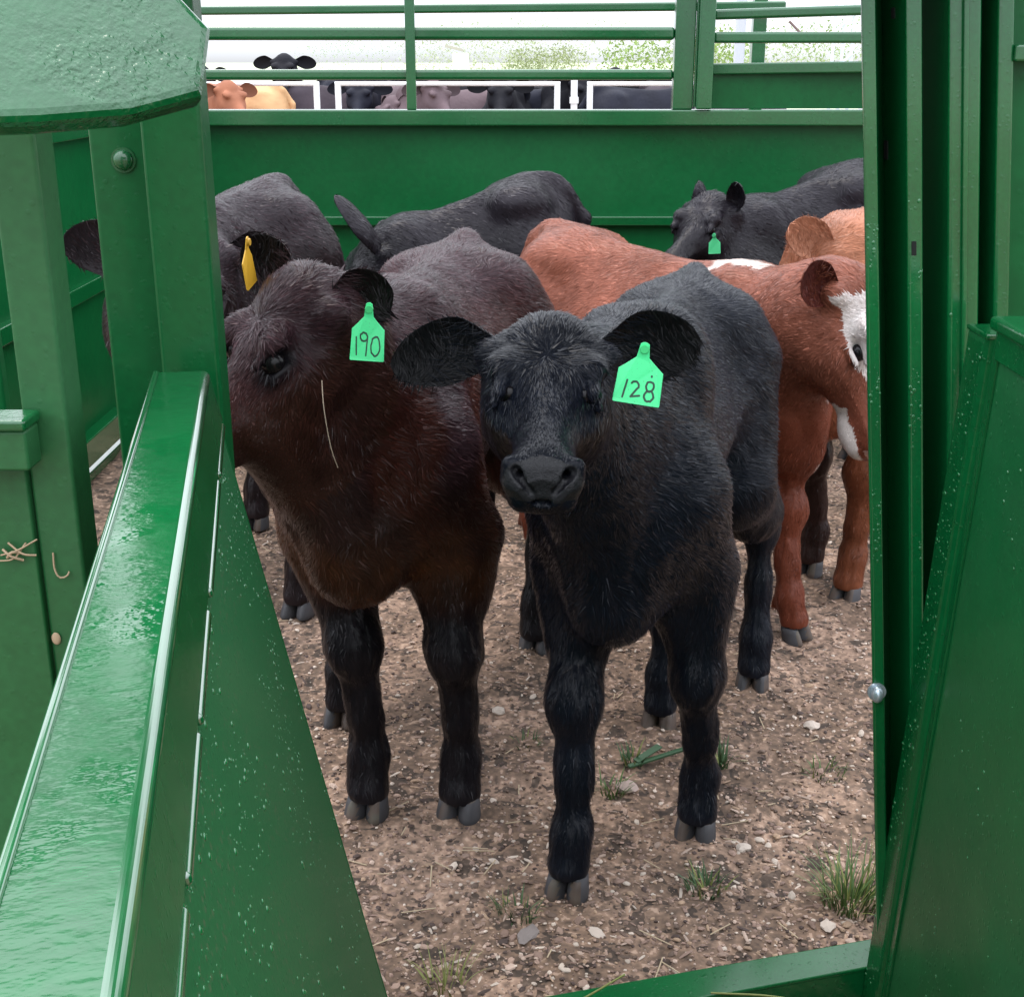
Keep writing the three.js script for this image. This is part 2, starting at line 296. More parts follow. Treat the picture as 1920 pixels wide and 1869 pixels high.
/* P: withers, hip (top-line points), feet FL FR HL HR [x,z], head {poll, axis, up, s}, ears, colours: scene coordinates.  */
function makeCalf(P) {
  const W = V(...P.withers), Hp = V(...P.hip), mid = W.clone().add(Hp).multiplyScalar(0.5), fx = W.x - Hp.x, fz = W.z - Hp.z, Lb = Math.hypot(fx, fz), turn = Math.atan2(fx, fz);
  const grp = thing(P.name ?? 'calf', P.label, P.category ?? 'calf', [mid.x, 0, mid.z], P.group); grp.rotation.y = turn; grp.updateMatrix();
  const inv = grp.matrix.clone().invert(), L = (a) => { const v = V(...a).applyMatrix4(inv); return [v.x, v.y, v.z]; }, LD = (a) => V(...a).transformDirection(inv);
  const T = (W.y + Hp.y) / 2, s = T / 0.93, k = P.girth ?? 1, zW = Lb / 2, zH = -Lb / 2, tw = W.y, th = Hp.y;
  const Y = (a) => a * s / 1, wd = (a) => a * s * k;
  const st = [[zH - 0.185 * s, th - 0.16 * s, th - 0.24 * s, 0.01], [zH - 0.16 * s, th - 0.08 * s, th - 0.33 * s, wd(0.085)], [zH - 0.10 * s, th - 0.025 * s, th - 0.40 * s, wd(0.135)], [zH, th, th - 0.42 * s, wd(0.165)],
    [lerp(zH, zW, 0.3), lerp(th, tw, 0.3) - 0.008, Y(0.45), wd(0.172)], [lerp(zH, zW, 0.65), lerp(th, tw, 0.65) - 0.012, Y(0.42), wd(0.176)], [zW, tw, Y(0.42), wd(0.155)], [zW + 0.10 * s, tw - 0.07 * s, Y(0.435), wd(0.138)],
    [zW + 0.17 * s, tw - 0.18 * s, Y(0.48), wd(0.105)], [zW + 0.215 * s, tw - 0.30 * s, Y(0.54), wd(0.055)], [zW + 0.225 * s, tw - 0.33 * s, Y(0.57), 0.01]];
  if (P.belly) st.forEach((q, i) => { if (i > 2 && i < 9) q[2] += P.belly * s; });
  const trunk = loft(st, P.narrow ?? 0.42, 0.40);
  // head frame
  const hs = P.head.s ?? 1, Pl = L(P.head.poll), a = LD(P.head.axis), n0 = LD(P.head.up), n = n0.clone().addScaledVector(a, -n0.dot(a)).normalize(), l = new THREE.Vector3().crossVectors(n, a);
  const headLoft = loft([[-0.03, -0.02, -0.05, 0.01], [-0.02, 0.006, -0.075, 0.045], [0.01, 0.022, -0.098, 0.066], [0.055, 0.026, -0.118, 0.079], [0.10, 0.022, -0.128, 0.080], [0.145, 0.010, -0.122, 0.066], [0.19, 0.001, -0.104, 0.048], [0.232, -0.004, -0.090, 0.0435], [0.262, -0.005, -0.087, 0.051], [0.290, -0.010, -0.085, 0.0545], [0.306, -0.017, -0.080, 0.049], [0.3165, -0.030, -0.070, 0.034]], 0.18, 0.26);
  const seg = (p, q, ra, rb) => C3(p, q, ra, rb), brow = [1, -1].map((q) => ellip([q * 0.063, 0.017, 0.086], [0.027, 0.018, 0.030])), cheek = [1, -1].map((q) => ellip([q * 0.046, -0.078, 0.085], [0.04, 0.052, 0.065]));
  const socket = [1, -1].map((q) => ellip([q * 0.083, -0.010, 0.118], [0.018, 0.012, 0.022])), E = { lat: 0.0595, y: -0.013, lid: 0, r: 0.0175, ...P.eye }, lid = [1, -1].map((q) => cone(q * (0.068 - E.lid * 0.2), 0.008 + E.lid, 0.094, q * (0.068 - E.lid * 0.2), 0.001 + E.lid, 0.138, 0.0125 - E.lid * 0.4, 0.010 - E.lid * 0.4)), lidLow = [1, -1].map((q) => cone(q * 0.077, -0.027, 0.098, q * 0.076, -0.022, 0.135, 0.009, 0.007));
  const rim = [1, -1].map((q) => cone(q * 0.040, -0.050, 0.296, q * 0.046, -0.026, 0.286, 0.010, 0.010)), lip = seg([-0.028, -0.074, 0.295], [0.028, -0.074, 0.295], 0.020, 0.020), chin = ellip([0, -0.088, 0.262], [0.034, 0.02, 0.036]);
  const mouth = [seg([0, -0.066, 0.322], [0.052, -0.068, 0.285], 0.0035, 0.0035), seg([0, -0.066, 0.322], [-0.052, -0.068, 0.285], 0.0035, 0.0035), seg([0.052, -0.068, 0.285], [0.050, -0.072, 0.225], 0.0035, 0.003), seg([-0.052, -0.068, 0.285], [-0.050, -0.072, 0.225], 0.0035, 0.003)], philtrum = seg([0, -0.03, 0.325], [0, -0.066, 0.325], 0.002, 0.002);
  const front = (X, Yh) => { let Z = 0.35; while (Z > 0.25 && smin(smin(headLoft(X, Yh, Z), lip(X, Yh, Z), 0.022), rim[0](X, Yh, Z), 0.016) > 0) Z -= 0.001; return Z; };
  const nost = [1, -1].map((q) => cone(q * 0.016, -0.050, front(0.016, -0.050) + 0.001, q * 0.037, -0.026, front(0.037, -0.026), 0.0045, 0.0095));
  const hole = [1, -1].map((q) => cone(q * 0.034, -0.030, front(0.034, -0.030) + 0.002, q * 0.026, -0.038, front(0.030, -0.034) - 0.035, 0.0085, 0.006));
  const pollBump = ellip([0, 0.016, 0.0], [0.046, 0.028, 0.045]), earRoot = [1, -1].map((q) => seg([q * 0.05, -0.018, 0.008], [q * 0.090, -0.014, 0.0], 0.029, 0.020)), detail = P.detail ?? true;
  const hc = (x, y, z) => { const dx = (x - Pl[0]) / hs, dy = (y - Pl[1]) / hs, dz = (z - Pl[2]) / hs; return [dx * l.x + dy * l.y + dz * l.z, dx * n.x + dy * n.y + dz * n.z, dx * a.x + dy * a.y + dz * a.z]; };
  const hw = (p) => V(Pl[0], Pl[1], Pl[2]).addScaledVector(l, p[0] * hs).addScaledVector(n, p[1] * hs).addScaledVector(a, p[2] * hs);
  function headF(x, y, z) {
    const [X, Yh, Z] = hc(x, y, z), q = X > 0 ? 0 : 1; let d = headLoft(X, Yh, Z);
    d = smin(d, brow[q](X, Yh, Z), 0.03); d = smin(d, cheek[q](X, Yh, Z), 0.05); d = smin(d, pollBump(X, Yh, Z), 0.04); d = smin(d, earRoot[q](X, Yh, Z), 0.03);
    if (detail && Z > 0.06 && Z < 0.16) { d = smax(d, -socket[q](X, Yh, Z), 0.018); d = smin(d, lid[q](X, Yh, Z), 0.010); d = smin(d, lidLow[q](X, Yh, Z), 0.010); }
    if (detail && Z > 0.19) { d = smin(d, lip(X, Yh, Z), 0.022); d = smin(d, chin(X, Yh, Z), 0.025); d = smin(d, rim[q](X, Yh, Z), 0.016); d = smax(d, -nost[q](X, Yh, Z), 0.004); d = smax(d, -hole[q](X, Yh, Z), 0.003); for (const m of mouth) d = smax(d, -m(X, Yh, Z), 0.006); d = smax(d, -philtrum(X, Yh, Z), 0.004); }
    return d * hs;
  }
  const at = (p) => { const v = hw(p); return [v.x, v.y, v.z]; };
  const nb = P.neck ?? 1, neck = [seg([0, tw - 0.10 * s, zW - 0.02], at([0, -0.035, -0.01]), 0.085 * s * nb, 0.066 * hs), seg([0, tw - 0.22 * s, zW + 0.06 * s], at([0, -0.08, 0.02]), 0.125 * s * nb, 0.076 * hs), seg([0, tw - 0.36 * s, zW + 0.11 * s], at([0, -0.105, 0.06 + (P.jowl ?? 0)]), 0.095 * s * nb, (0.055 + 0.15 * (P.jowl ?? 0)) * hs)];
  // legs
  const legs = [], hoofs = [], sgn = { FL: 1, FR: -1, HL: 1, HR: -1 };
  for (const key of ['FL', 'FR', 'HL', 'HR']) {
    const q = sgn[key], front = key[0] === 'F', F = P.feet[key] ? L([P.feet[key][0], 0, P.feet[key][1]]) : [q * 0.10 * s, 0, front ? zW + 0.03 : zH - 0.03], g = P.legs ?? 1;
    const fxx = F[0], fzz = F[2], fet = [fxx, 0.105 * s, fzz - 0.022], pas = [fxx, 0.045, fzz - 0.004];
    const dew = [seg([fxx - 0.015, 0.09 * s, fzz - 0.045], [fxx - 0.016, 0.078 * s, fzz - 0.052], 0.011, 0.008), seg([fxx + 0.015, 0.09 * s, fzz - 0.045], [fxx + 0.016, 0.078 * s, fzz - 0.052], 0.011, 0.008)];
    let bones;
    if (front) {
      const S = [q * 0.085 * s * k, 0.66 * s, zW + 0.07 * s], El = [lerp(q * 0.115 * s * k, fxx, 0.2), 0.50 * s, lerp(zW - 0.01, fzz, 0.15)], Kn = [lerp(El[0], fxx, 0.75), 0.325 * s, lerp(El[2], fzz, 0.55) + 0.022], up = [lerp(El[0], Kn[0], 0.75), 0.385 * s, lerp(El[2], Kn[2], 0.75)];
      bones = [[seg(S, El, 0.100 * s, 0.080 * s * g), 0.05], [seg(El, [lerp(El[0], Kn[0], 0.45), lerp(El[1], Kn[1], 0.45), lerp(El[2], Kn[2], 0.45) - 0.004], 0.078 * s * g, 0.054 * s * g), 0.04], [seg([lerp(El[0], Kn[0], 0.4), lerp(El[1], Kn[1], 0.4), lerp(El[2], Kn[2], 0.4) - 0.004], Kn, 0.058 * s * g, 0.0400 * s * g), 0.04], [ellip([Kn[0], Kn[1] - 0.004, Kn[2] + 0.007], [0.035 * s * g, 0.05 * s, 0.035 * s * g]), 0.04], [seg([Kn[0], Kn[1] - 0.01, Kn[2] - 0.004], [lerp(Kn[0], fet[0], 0.6), lerp(Kn[1], fet[1], 0.6), lerp(Kn[2], fet[2], 0.6) - 0.004], 0.034 * s * g, 0.0210 * s * g), 0.04]];
      bones.push([seg([lerp(Kn[0], fet[0], 0.5), lerp(Kn[1], fet[1], 0.5), lerp(Kn[2], fet[2], 0.5) - 0.004], fet, 0.0210 * s * g, 0.0310 * s * g), 0.05], [seg([lerp(Kn[0], fet[0], 0.2), lerp(Kn[1], fet[1], 0.2), lerp(Kn[2], fet[2], 0.2) - 0.020], [fet[0], fet[1] + 0.02, fet[2] - 0.014], 0.010 * s, 0.012 * s), 0.012]);
    } else {
      const Hj = [q * 0.085 * s * k, 0.74 * s, zH - 0.01], Stf = [lerp(q * 0.125 * s * k, fxx, 0.3), 0.52 * s, lerp(zH + 0.10 * s, fzz, 0.1)], Hk = [lerp(Stf[0], fxx, 0.8), 0.355 * s, fzz - 0.075], mid2 = [lerp(Stf[0], Hk[0], 0.6), 0.42 * s, lerp(Stf[2], Hk[2], 0.6)];
      bones = [[seg(Hj, Stf, 0.125 * s, 0.082 * s * g), 0.05], [seg([Hj[0], Hj[1] - 0.08, zH - 0.07 * s], mid2, 0.09 * s, 0.055 * s * g), 0.06], [seg(Stf, mid2, 0.075 * s * g, 0.052 * s * g), 0.05], [seg(mid2, Hk, 0.052 * s * g, 0.034 * s * g), 0.04], [seg([Hk[0], Hk[1] + 0.035, Hk[2] - 0.018], [Hk[0], Hk[1] - 0.02, Hk[2] - 0.004], 0.026 * s, 0.032 * s), 0.025], [seg(Hk, [lerp(Hk[0], fet[0], 0.55), lerp(Hk[1], fet[1], 0.55), lerp(Hk[2], fet[2], 0.55)], 0.034 * s * g, 0.0215 * s * g), 0.03]];
      bones.push([seg([lerp(Hk[0], fet[0], 0.5), lerp(Hk[1], fet[1], 0.5), lerp(Hk[2], fet[2], 0.5)], fet, 0.0215 * s * g, 0.032 * s * g), 0.04]);
    }
    bones.push([seg(fet, pas, 0.0310 * s * g, 0.0365 * s * g), 0.025], [dew[0], 0.012], [dew[1], 0.012]);
    legs.push({ bones, cx: fxx, cz: front ? zW : zH, fz: fzz });
    hoofs.push([fxx, fzz, key]);
  }
  const tail = (P.tail ?? true) && [seg([0, th - 0.05 * s, zH - 0.14 * s], [0.0, th - 0.14 * s, zH - 0.205 * s], 0.030 * s, 0.022 * s), seg([0, th - 0.14 * s, zH - 0.205 * s], [0.01, 0.42 * s, zH - 0.215 * s], 0.022 * s, 0.016 * s), seg([0.01, 0.42 * s, zH - 0.215 * s], [0.015, 0.22 * s, zH - 0.20 * s], 0.028 * s, 0.010)];
  const tailHead = ellip([0, th - 0.02 * s, zH - 0.07 * s], [0.024 * s, 0.034 * s, 0.07 * s]), hooks = [1, -1].map((q) => ellip([q * 0.095 * s * k, th - 0.075 * s, zH + 0.02], [0.06, 0.045, 0.08])), blade = [1, -1].map((q) => ellip([q * 0.075 * s * k, tw - 0.10 * s, zW - 0.02], [0.055 * s, 0.10 * s, 0.075 * s])), brisket = ellip([0, (0.475 + (P.belly ?? 0)) * s, zW + 0.155 * s], [0.060 * s, 0.070 * s, 0.080 * s]);
  const hcen = hw([0, -0.05, 0.12]), hr = 0.215 * hs;
  function F0(x, y, z) {
    let d = trunk(x, y, z);
    for (const f of neck) d = smin(d, f(x, y, z), 0.09);
    const q = x > 0 ? 0 : 1;
    if (y > 0.5 * s) { d = smin(d, tailHead(x, y, z), 0.04); d = smin(d, hooks[q](x, y, z), 0.09); d = smin(d, blade[q](x, y, z), 0.05); }
    d = smin(d, brisket(x, y, z), 0.08);
    const hd = Math.hypot(x - hcen.x, y - hcen.y, z - hcen.z) - hr; d = hd > 0.12 ? d : smin(d, headF(x, y, z), 0.035);
    for (const g of legs) {
      if (Math.min(Math.abs(z - g.cz), Math.abs(z - g.fz)) > 0.36 || y > 0.95 * s) continue;
      let e = 9; for (const [f, kk] of g.bones) e = smin(e, f(x, y, z), kk * s); d = smin(d, e, 0.055 * s);
    }
    if (tail) for (const f of tail) d = smin(d, f(x, y, z), 0.02);
    return d;
  }
  const lump = P.lump ?? 0.0035, F = (x, y, z) => { const d = F0(x, y, z); return Math.abs(d) > 0.03 ? d : d + lump * nz(x * 14, y * 11, z * 14) + lump * 0.35 * nz(x * 42, y * 36, z * 42) + 0.0035 * smooth(0.48, 0.32, y) * nz(x * 60, y * 13, z * 60); };
  const far = P.far, cell = P.cell ?? 0.0075, pts = [Pl, at([0, 0, 0.34]), ...hoofs.map((h) => [h[0], 0, h[1]])];
  const lo = [-0.24 * k - 0.04, 0.028, zH - 0.30], hi = [0.24 * k + 0.04, Math.max(tw, th) + 0.06, zW + 0.28];
  for (const p of pts) { const m = 0.10; for (let c = 0; c < 3; c += 2) { lo[c] = Math.min(lo[c], p[c] - m); hi[c] = Math.max(hi[c], p[c] + m); } hi[1] = Math.max(hi[1], p[1] + m); }
  const bodyG = surfaceNets((x, y, z) => Math.max(F(x, y, z), far ? -9 : hr - 0.010 - Math.hypot(x - hcen.x, y - hcen.y, z - hcen.z)), lo, hi, cell);
  const geos = [bodyG];
  if (!far) { const m = hr + 0.01, headG = surfaceNets((x, y, z) => Math.max(F(x, y, z), Math.hypot(x - hcen.x, y - hcen.y, z - hcen.z) - hr), [hcen.x - m, hcen.y - m, hcen.z - m], [hcen.x + m, hcen.y + m, hcen.z + m], P.headCell ?? 0.0038); geos.push(headG); }
  // ears
  const ears = (P.ears ?? [{}, {}]).map((e, i) => { const q = i ? -1 : 1, b = hw([q * 0.070, -0.014, 0.004]), dir = e.dir ? LD(e.dir) : l.clone().multiplyScalar(q).addScaledVector(a, -0.35).addScaledVector(n, 0.1), op = e.open ? LD(e.open) : a.clone().multiplyScalar(0.6).addScaledVector(n, 0.5).addScaledVector(l, 0.2 * q); return earGeo(b, dir, op, (e.len ?? 0.17) * hs, (e.w ?? 0.095) * hs, e.cup ?? 0.04, e.droop ?? 0.02); });
  const col = P.colour, setC = (g, fn) => { const p = g.attributes.position, c = new Float32Array(p.count * 3); for (let i = 0; i < p.count; i++) { const q = fn(p.getX(i), p.getY(i), p.getZ(i), i); c.set(q, i * 3); } g.setAttribute('color', new THREE.BufferAttribute(c, 3)); };
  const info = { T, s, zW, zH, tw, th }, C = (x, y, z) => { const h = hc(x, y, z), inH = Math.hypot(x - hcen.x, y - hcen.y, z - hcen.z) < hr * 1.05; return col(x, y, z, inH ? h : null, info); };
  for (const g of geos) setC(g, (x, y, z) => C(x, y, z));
  for (const g of ears) setC(g, (x, y, z, i) => { const c = P.earColour ?? C(x, y, z); return g.userData.side[i] ? c : (P.earIn ?? c.map((v) => v * 0.6)); });
  // the bare nose pad becomes a part of its own
  const isMuzzle = (x, y, z) => { const h = hc(x, y, z); return h[2] > 0.289 + 0.25 * Math.max(0, Math.abs(h[0]) - 0.02) && h[1] > -0.066 && h[1] < 0.01; };
  if (!far) {
    const g = geos[1], p = g.attributes.position, id = g.index.array, keep = [], mz = [];
    for (let i = 0; i < id.length; i += 3) { let c = 0; for (let q = 0; q < 3; q++) if (isMuzzle(p.getX(id[i + q]), p.getY(id[i + q]), p.getZ(id[i + q]))) c++; (c === 3 ? mz : keep).push(id[i], id[i + 1], id[i + 2]); }
    g.setIndex(keep);
    const m = g.clone(); m.setIndex(mz); m.deleteAttribute('color');
    if (mz.length) part('muzzle', metreUV(m.toNonIndexed()), P.muzzleMat ?? CM.muzzle, grp);
  }
  const solid = geos.map((g) => g.toNonIndexed()), earS = ears.map((g) => g.toNonIndexed());
  const body = mergeGeometries([...solid, ...earS]); part('body', body, CM.hide, grp);
  if (!far) for (const q of [1, -1]) { const e = new THREE.SphereGeometry(E.r * hs, 20, 14); const c = hw([q * E.lat, E.y, 0.115]); e.translate(c.x, c.y, c.z); part('eye', e, CM.eye, grp); }
  for (const [x, z, key] of hoofs) { const two = [1, -1].map((q) => { const c = clawGeo.clone(); c.scale(1.08 * s * (P.legs ?? 1), 0.78 * s, 0.95 * s); c.rotateY(q * 0.10); c.rotateX(0.04 * q); c.translate(x + q * 0.0185 * s * (P.legs ?? 1), -0.006 + 0.003 * q, z); return metreUV(c); }); part('hoof', mergeGeometries(two), P.hoofDark?.includes(key) ? CM.hoofDark : CM.hoof, grp); }
  // damp hair lying along the body
  if (P.hairs) {
    const p = body.attributes.position, nn = body.attributes.normal, cc = body.attributes.color, tri = p.count / 3, acc = new Float32Array(tri); let tot = 0;
    const A = V(), B = V(), D = V();
    for (let i = 0; i < tri; i++) { A.fromBufferAttribute(p, 3 * i); B.fromBufferAttribute(p, 3 * i + 1).sub(A); D.fromBufferAttribute(p, 3 * i + 2).sub(A); tot += B.cross(D).length() / 2 * (Math.hypot(A.x - hcen.x, A.y - hcen.y, A.z - hcen.z) < hr ? 1.7 : 1); acc[i] = tot; }
    const N = P.hairs, hp = new Float32Array(N * 9), hn = new Float32Array(N * 9), hcol = new Float32Array(N * 9), whorl = hw([0, 0.03, 0.075]); let q = 0;
    const nrm = V(), dir = V(), sd = V(), X = V(); let ti = 0;
    const cw = P.clump ?? 1, len0 = P.hairLen ?? 0.02, wid0 = P.hairWid ?? 0.0016;
    for (let i = 0; i < N; i++) {
      const want = (i + rnd()) / N * tot; while (ti < tri - 1 && acc[ti] < want) ti++;
      let u = rnd(), v = rnd(); if (u + v > 1) { u = 1 - u; v = 1 - v; } const w = 1 - u - v, k0 = 3 * ti, mixv = (att, o) => o.set(att.getX(k0) * w + att.getX(k0 + 1) * u + att.getX(k0 + 2) * v, att.getY(k0) * w + att.getY(k0 + 1) * u + att.getY(k0 + 2) * v, att.getZ(k0) * w + att.getZ(k0 + 1) * u + att.getZ(k0 + 2) * v);
      mixv(p, X); mixv(nn, nrm).normalize(); if (X.y < 0.05 + 0.012 * rnd()) continue;
      const h = hc(X.x, X.y, X.z), inH = Math.hypot(X.x - hcen.x, X.y - hcen.y, X.z - hcen.z) < hr;
      if (inH && (isMuzzle(X.x, X.y, X.z) || (Math.abs(h[0]) > 0.058 && Math.hypot(h[1] + 0.012, (h[2] - 0.116) * 0.8) < 0.0125))) continue;
      let len = len0 * R(0.5, 1.25), lift = R(0.02, P.liftMax ?? 0.13);
      if (inH && h[2] > -0.02) { dir.copy(X).sub(whorl); if (h[2] > 0.10) { dir.addScaledVector(a, 0.12); } len *= h[2] > 0.19 ? 0.35 : 0.75; lift *= h[2] > 0.19 ? 0.5 : 1.25; }
      else { const leg = smooth(0.55 * s, 0.40 * s, X.y); dir.set(0, lerp(-0.55, -1, leg), lerp(-0.85, -0.05, leg)); len *= lerp(1, 0.7, leg); lift *= lerp(1, 1.6, leg); if (X.y < 0.075) len *= 1.5; }
      const f1 = nz(X.x * 26, X.y * 26, X.z * 26) * cw, f2 = nz(X.x * 70 + 9, X.y * 70, X.z * 70) * cw, f3 = nz(X.x * 70, X.y * 70 + 9, X.z * 70) * cw;
      dir.normalize(); dir.x += 0.6 * f1 + 0.2 * f2 + R(-0.15, 0.15); dir.y += 0.25 * f3 + R(-0.15, 0.15); dir.z += 0.22 * f2 - 0.4 * f1 + R(-0.15, 0.15);
      dir.addScaledVector(nrm, -dir.dot(nrm)); if (dir.lengthSq() < 1e-6) continue; dir.normalize(); sd.crossVectors(nrm, dir);
      const lock = rnd() < 0.22 * (0.3 + 0.7 * smooth(0.30, 0.55, X.y)); if (lock && !(inH && h[2] > 0.15)) { len *= 1.7; }
      const wd2 = wid0 * R(0.6, 1.2) * (lock ? 2.3 : 1), g = (0.8 + 0.45 * rnd() + 0.35 * f1), o = q * 9, tip = 0.55;
      X.addScaledVector(nrm, 0.0006);
      hp[o] = X.x + sd.x * wd2 / 2; hp[o + 1] = X.y + sd.y * wd2 / 2; hp[o + 2] = X.z + sd.z * wd2 / 2; hp[o + 3] = X.x - sd.x * wd2 / 2; hp[o + 4] = X.y - sd.y * wd2 / 2; hp[o + 5] = X.z - sd.z * wd2 / 2;
      hp[o + 6] = X.x + dir.x * len + nrm.x * len * lift; hp[o + 7] = X.y + dir.y * len + nrm.y * len * lift; hp[o + 8] = X.z + dir.z * len + nrm.z * len * lift;
      const jm = lock ? 0.38 : 0.2, jx = R(-jm, jm), tz = R(-0.28, 0.28) * (lock ? 1.4 : 1);
      for (let m = 0; m < 3; m++) { const b = m === 2 ? tz - 0.12 : tz; hn[o + 3 * m] = nrm.x + sd.x * jx - dir.x * lift * 0.6 + dir.x * b; hn[o + 3 * m + 1] = nrm.y + sd.y * jx - dir.y * lift * 0.6 + dir.y * b; hn[o + 3 * m + 2] = nrm.z + sd.z * jx - dir.z * lift * 0.6 + dir.z * b; }
      const cr = cc.getX(k0), cg = cc.getY(k0), cb = cc.getZ(k0), tint = P.tipTint ?? [1, 1, 1], tt = rnd() ** 2;
      for (let m = 0; m < 3; m++) { hcol[o + 3 * m] = Math.max(0.002, cr * g * lerp(1, tint[0], tt)); hcol[o + 3 * m + 1] = Math.max(0.002, cg * g * lerp(1, tint[1], tt)); hcol[o + 3 * m + 2] = Math.max(0.002, cb * g * lerp(1, tint[2], tt)); }
      q++;
    }
    const EN = 260, ep = [], en = [], ec = []; // long soft hairs inside the ears and along their rims
    for (const eg of ears) for (let i = 0; i < EN; i++) {
      const { o, e, sd: es, pt } = eg.userData, rim = i % 3 === 0, u = R(0.03, rim ? 0.95 : 0.55), v = rim ? (rnd() < 0.5 ? 1 : -1) * R(0.93, 1) : R(-0.9, 0.9), A2 = pt(u, v, 0), dd = rim ? es.clone().multiplyScalar(v * R(-0.3, 0.8)).addScaledVector(e, R(0.3, 1)).addScaledVector(o, R(-0.2, 0.5)) : es.clone().multiplyScalar(-v * 0.5 + R(-0.3, 0.3)).addScaledVector(e, R(0.5, 1)).addScaledVector(o, R(0.1, 0.5)); dd.normalize();
      const L2 = rim ? R(0.006, 0.014) : R(0.015, 0.035), w2 = 0.0011, s2 = new THREE.Vector3().crossVectors(dd, o).normalize().multiplyScalar(w2 / 2), B2 = A2.clone().addScaledVector(dd, L2);
      ep.push(A2.x - s2.x, A2.y - s2.y, A2.z - s2.z, A2.x + s2.x, A2.y + s2.y, A2.z + s2.z, B2.x, B2.y, B2.z); const j = R(-0.5, 0.5); for (let m = 0; m < 3; m++) { en.push(o.x + es.x * j, o.y + es.y * j, o.z + es.z * j); const c = P.earColour ?? col(0, 0.8, 0, null, info); ec.push(c[0], c[1], c[2]); }
    }
    for (let i = 0; i < ep.length; i += 9) { const A4 = V(ep[i + 3] - ep[i], ep[i + 4] - ep[i + 1], ep[i + 5] - ep[i + 2]), B4 = V(ep[i + 6] - ep[i], ep[i + 7] - ep[i + 1], ep[i + 8] - ep[i + 2]); if (A4.cross(B4).dot(V(en[i], en[i + 1], en[i + 2])) < 0) for (let c = 0; c < 3; c++) { const t = ep[i + c]; ep[i + c] = ep[i + 3 + c]; ep[i + 3 + c] = t; } }
    const joinF = (a2, b2) => { const r = new Float32Array(a2.length + b2.length); r.set(a2); r.set(b2, a2.length); return r; };
    const hg = new THREE.BufferGeometry(); hg.setAttribute('position', new THREE.BufferAttribute(joinF(hp.slice(0, q * 9), ep), 3)); hg.setAttribute('normal', new THREE.BufferAttribute(joinF(hn.slice(0, q * 9), en), 3)); hg.setAttribute('color', new THREE.BufferAttribute(joinF(hcol.slice(0, q * 9), ec), 3)); hg.normalizeNormals();
    const m = part('coat', hg, CM.coat, grp); m.userData = { kind: 'stuff' };
  }
  grp.userData.frame = undefined; delete grp.userData.frame;
  return { grp, hw, L, ears, info };
}
// a flexible ear tag with a handwritten number; centre, facing direction and roll in scene coordinates
function handTag(strokes) {
  const c = document.createElement('canvas'); c.width = 256; c.height = 320; const x = c.getContext('2d');
  x.fillStyle = 'rgb(76,236,152)'; x.fillRect(0, 0, 256, 320);
  for (let i = 0; i < 500; i++) { x.fillStyle = rnd() < 0.5 ? 'rgba(40,200,110,0.25)' : 'rgba(110,250,170,0.25)'; x.fillRect(rnd() * 256, rnd() * 320, R(1, 7), R(1, 5)); }
  for (let i = 0; i < 60; i++) { x.fillStyle = 'rgba(60,80,50,' + R(0.1, 0.5) + ')'; const r = R(1, 4); x.fillRect(rnd() * 256, rnd() * 320, r, r * R(0.5, 2)); }
  x.strokeStyle = 'rgb(16,62,44)'; x.lineWidth = 11; x.lineCap = 'round'; x.lineJoin = 'round';
  for (const s of strokes) { x.beginPath(); s.forEach((p, i) => (i ? x.lineTo(p[0] + R(-2.5, 2.5), p[1] + R(-2.5, 2.5)) : x.moveTo(p[0], p[1]))); x.stroke(); }
  const t = new THREE.CanvasTexture(c); t.colorSpace = THREE.SRGBColorSpace; return t;
}
const arc = (cx, cy, rx, ry, a0, a1, n = 18) => Array.from({ length: n + 1 }, (_, i) => { const a = lerp(a0, a1, i / n); return [cx + rx * Math.cos(a), cy + ry * Math.sin(a)]; });
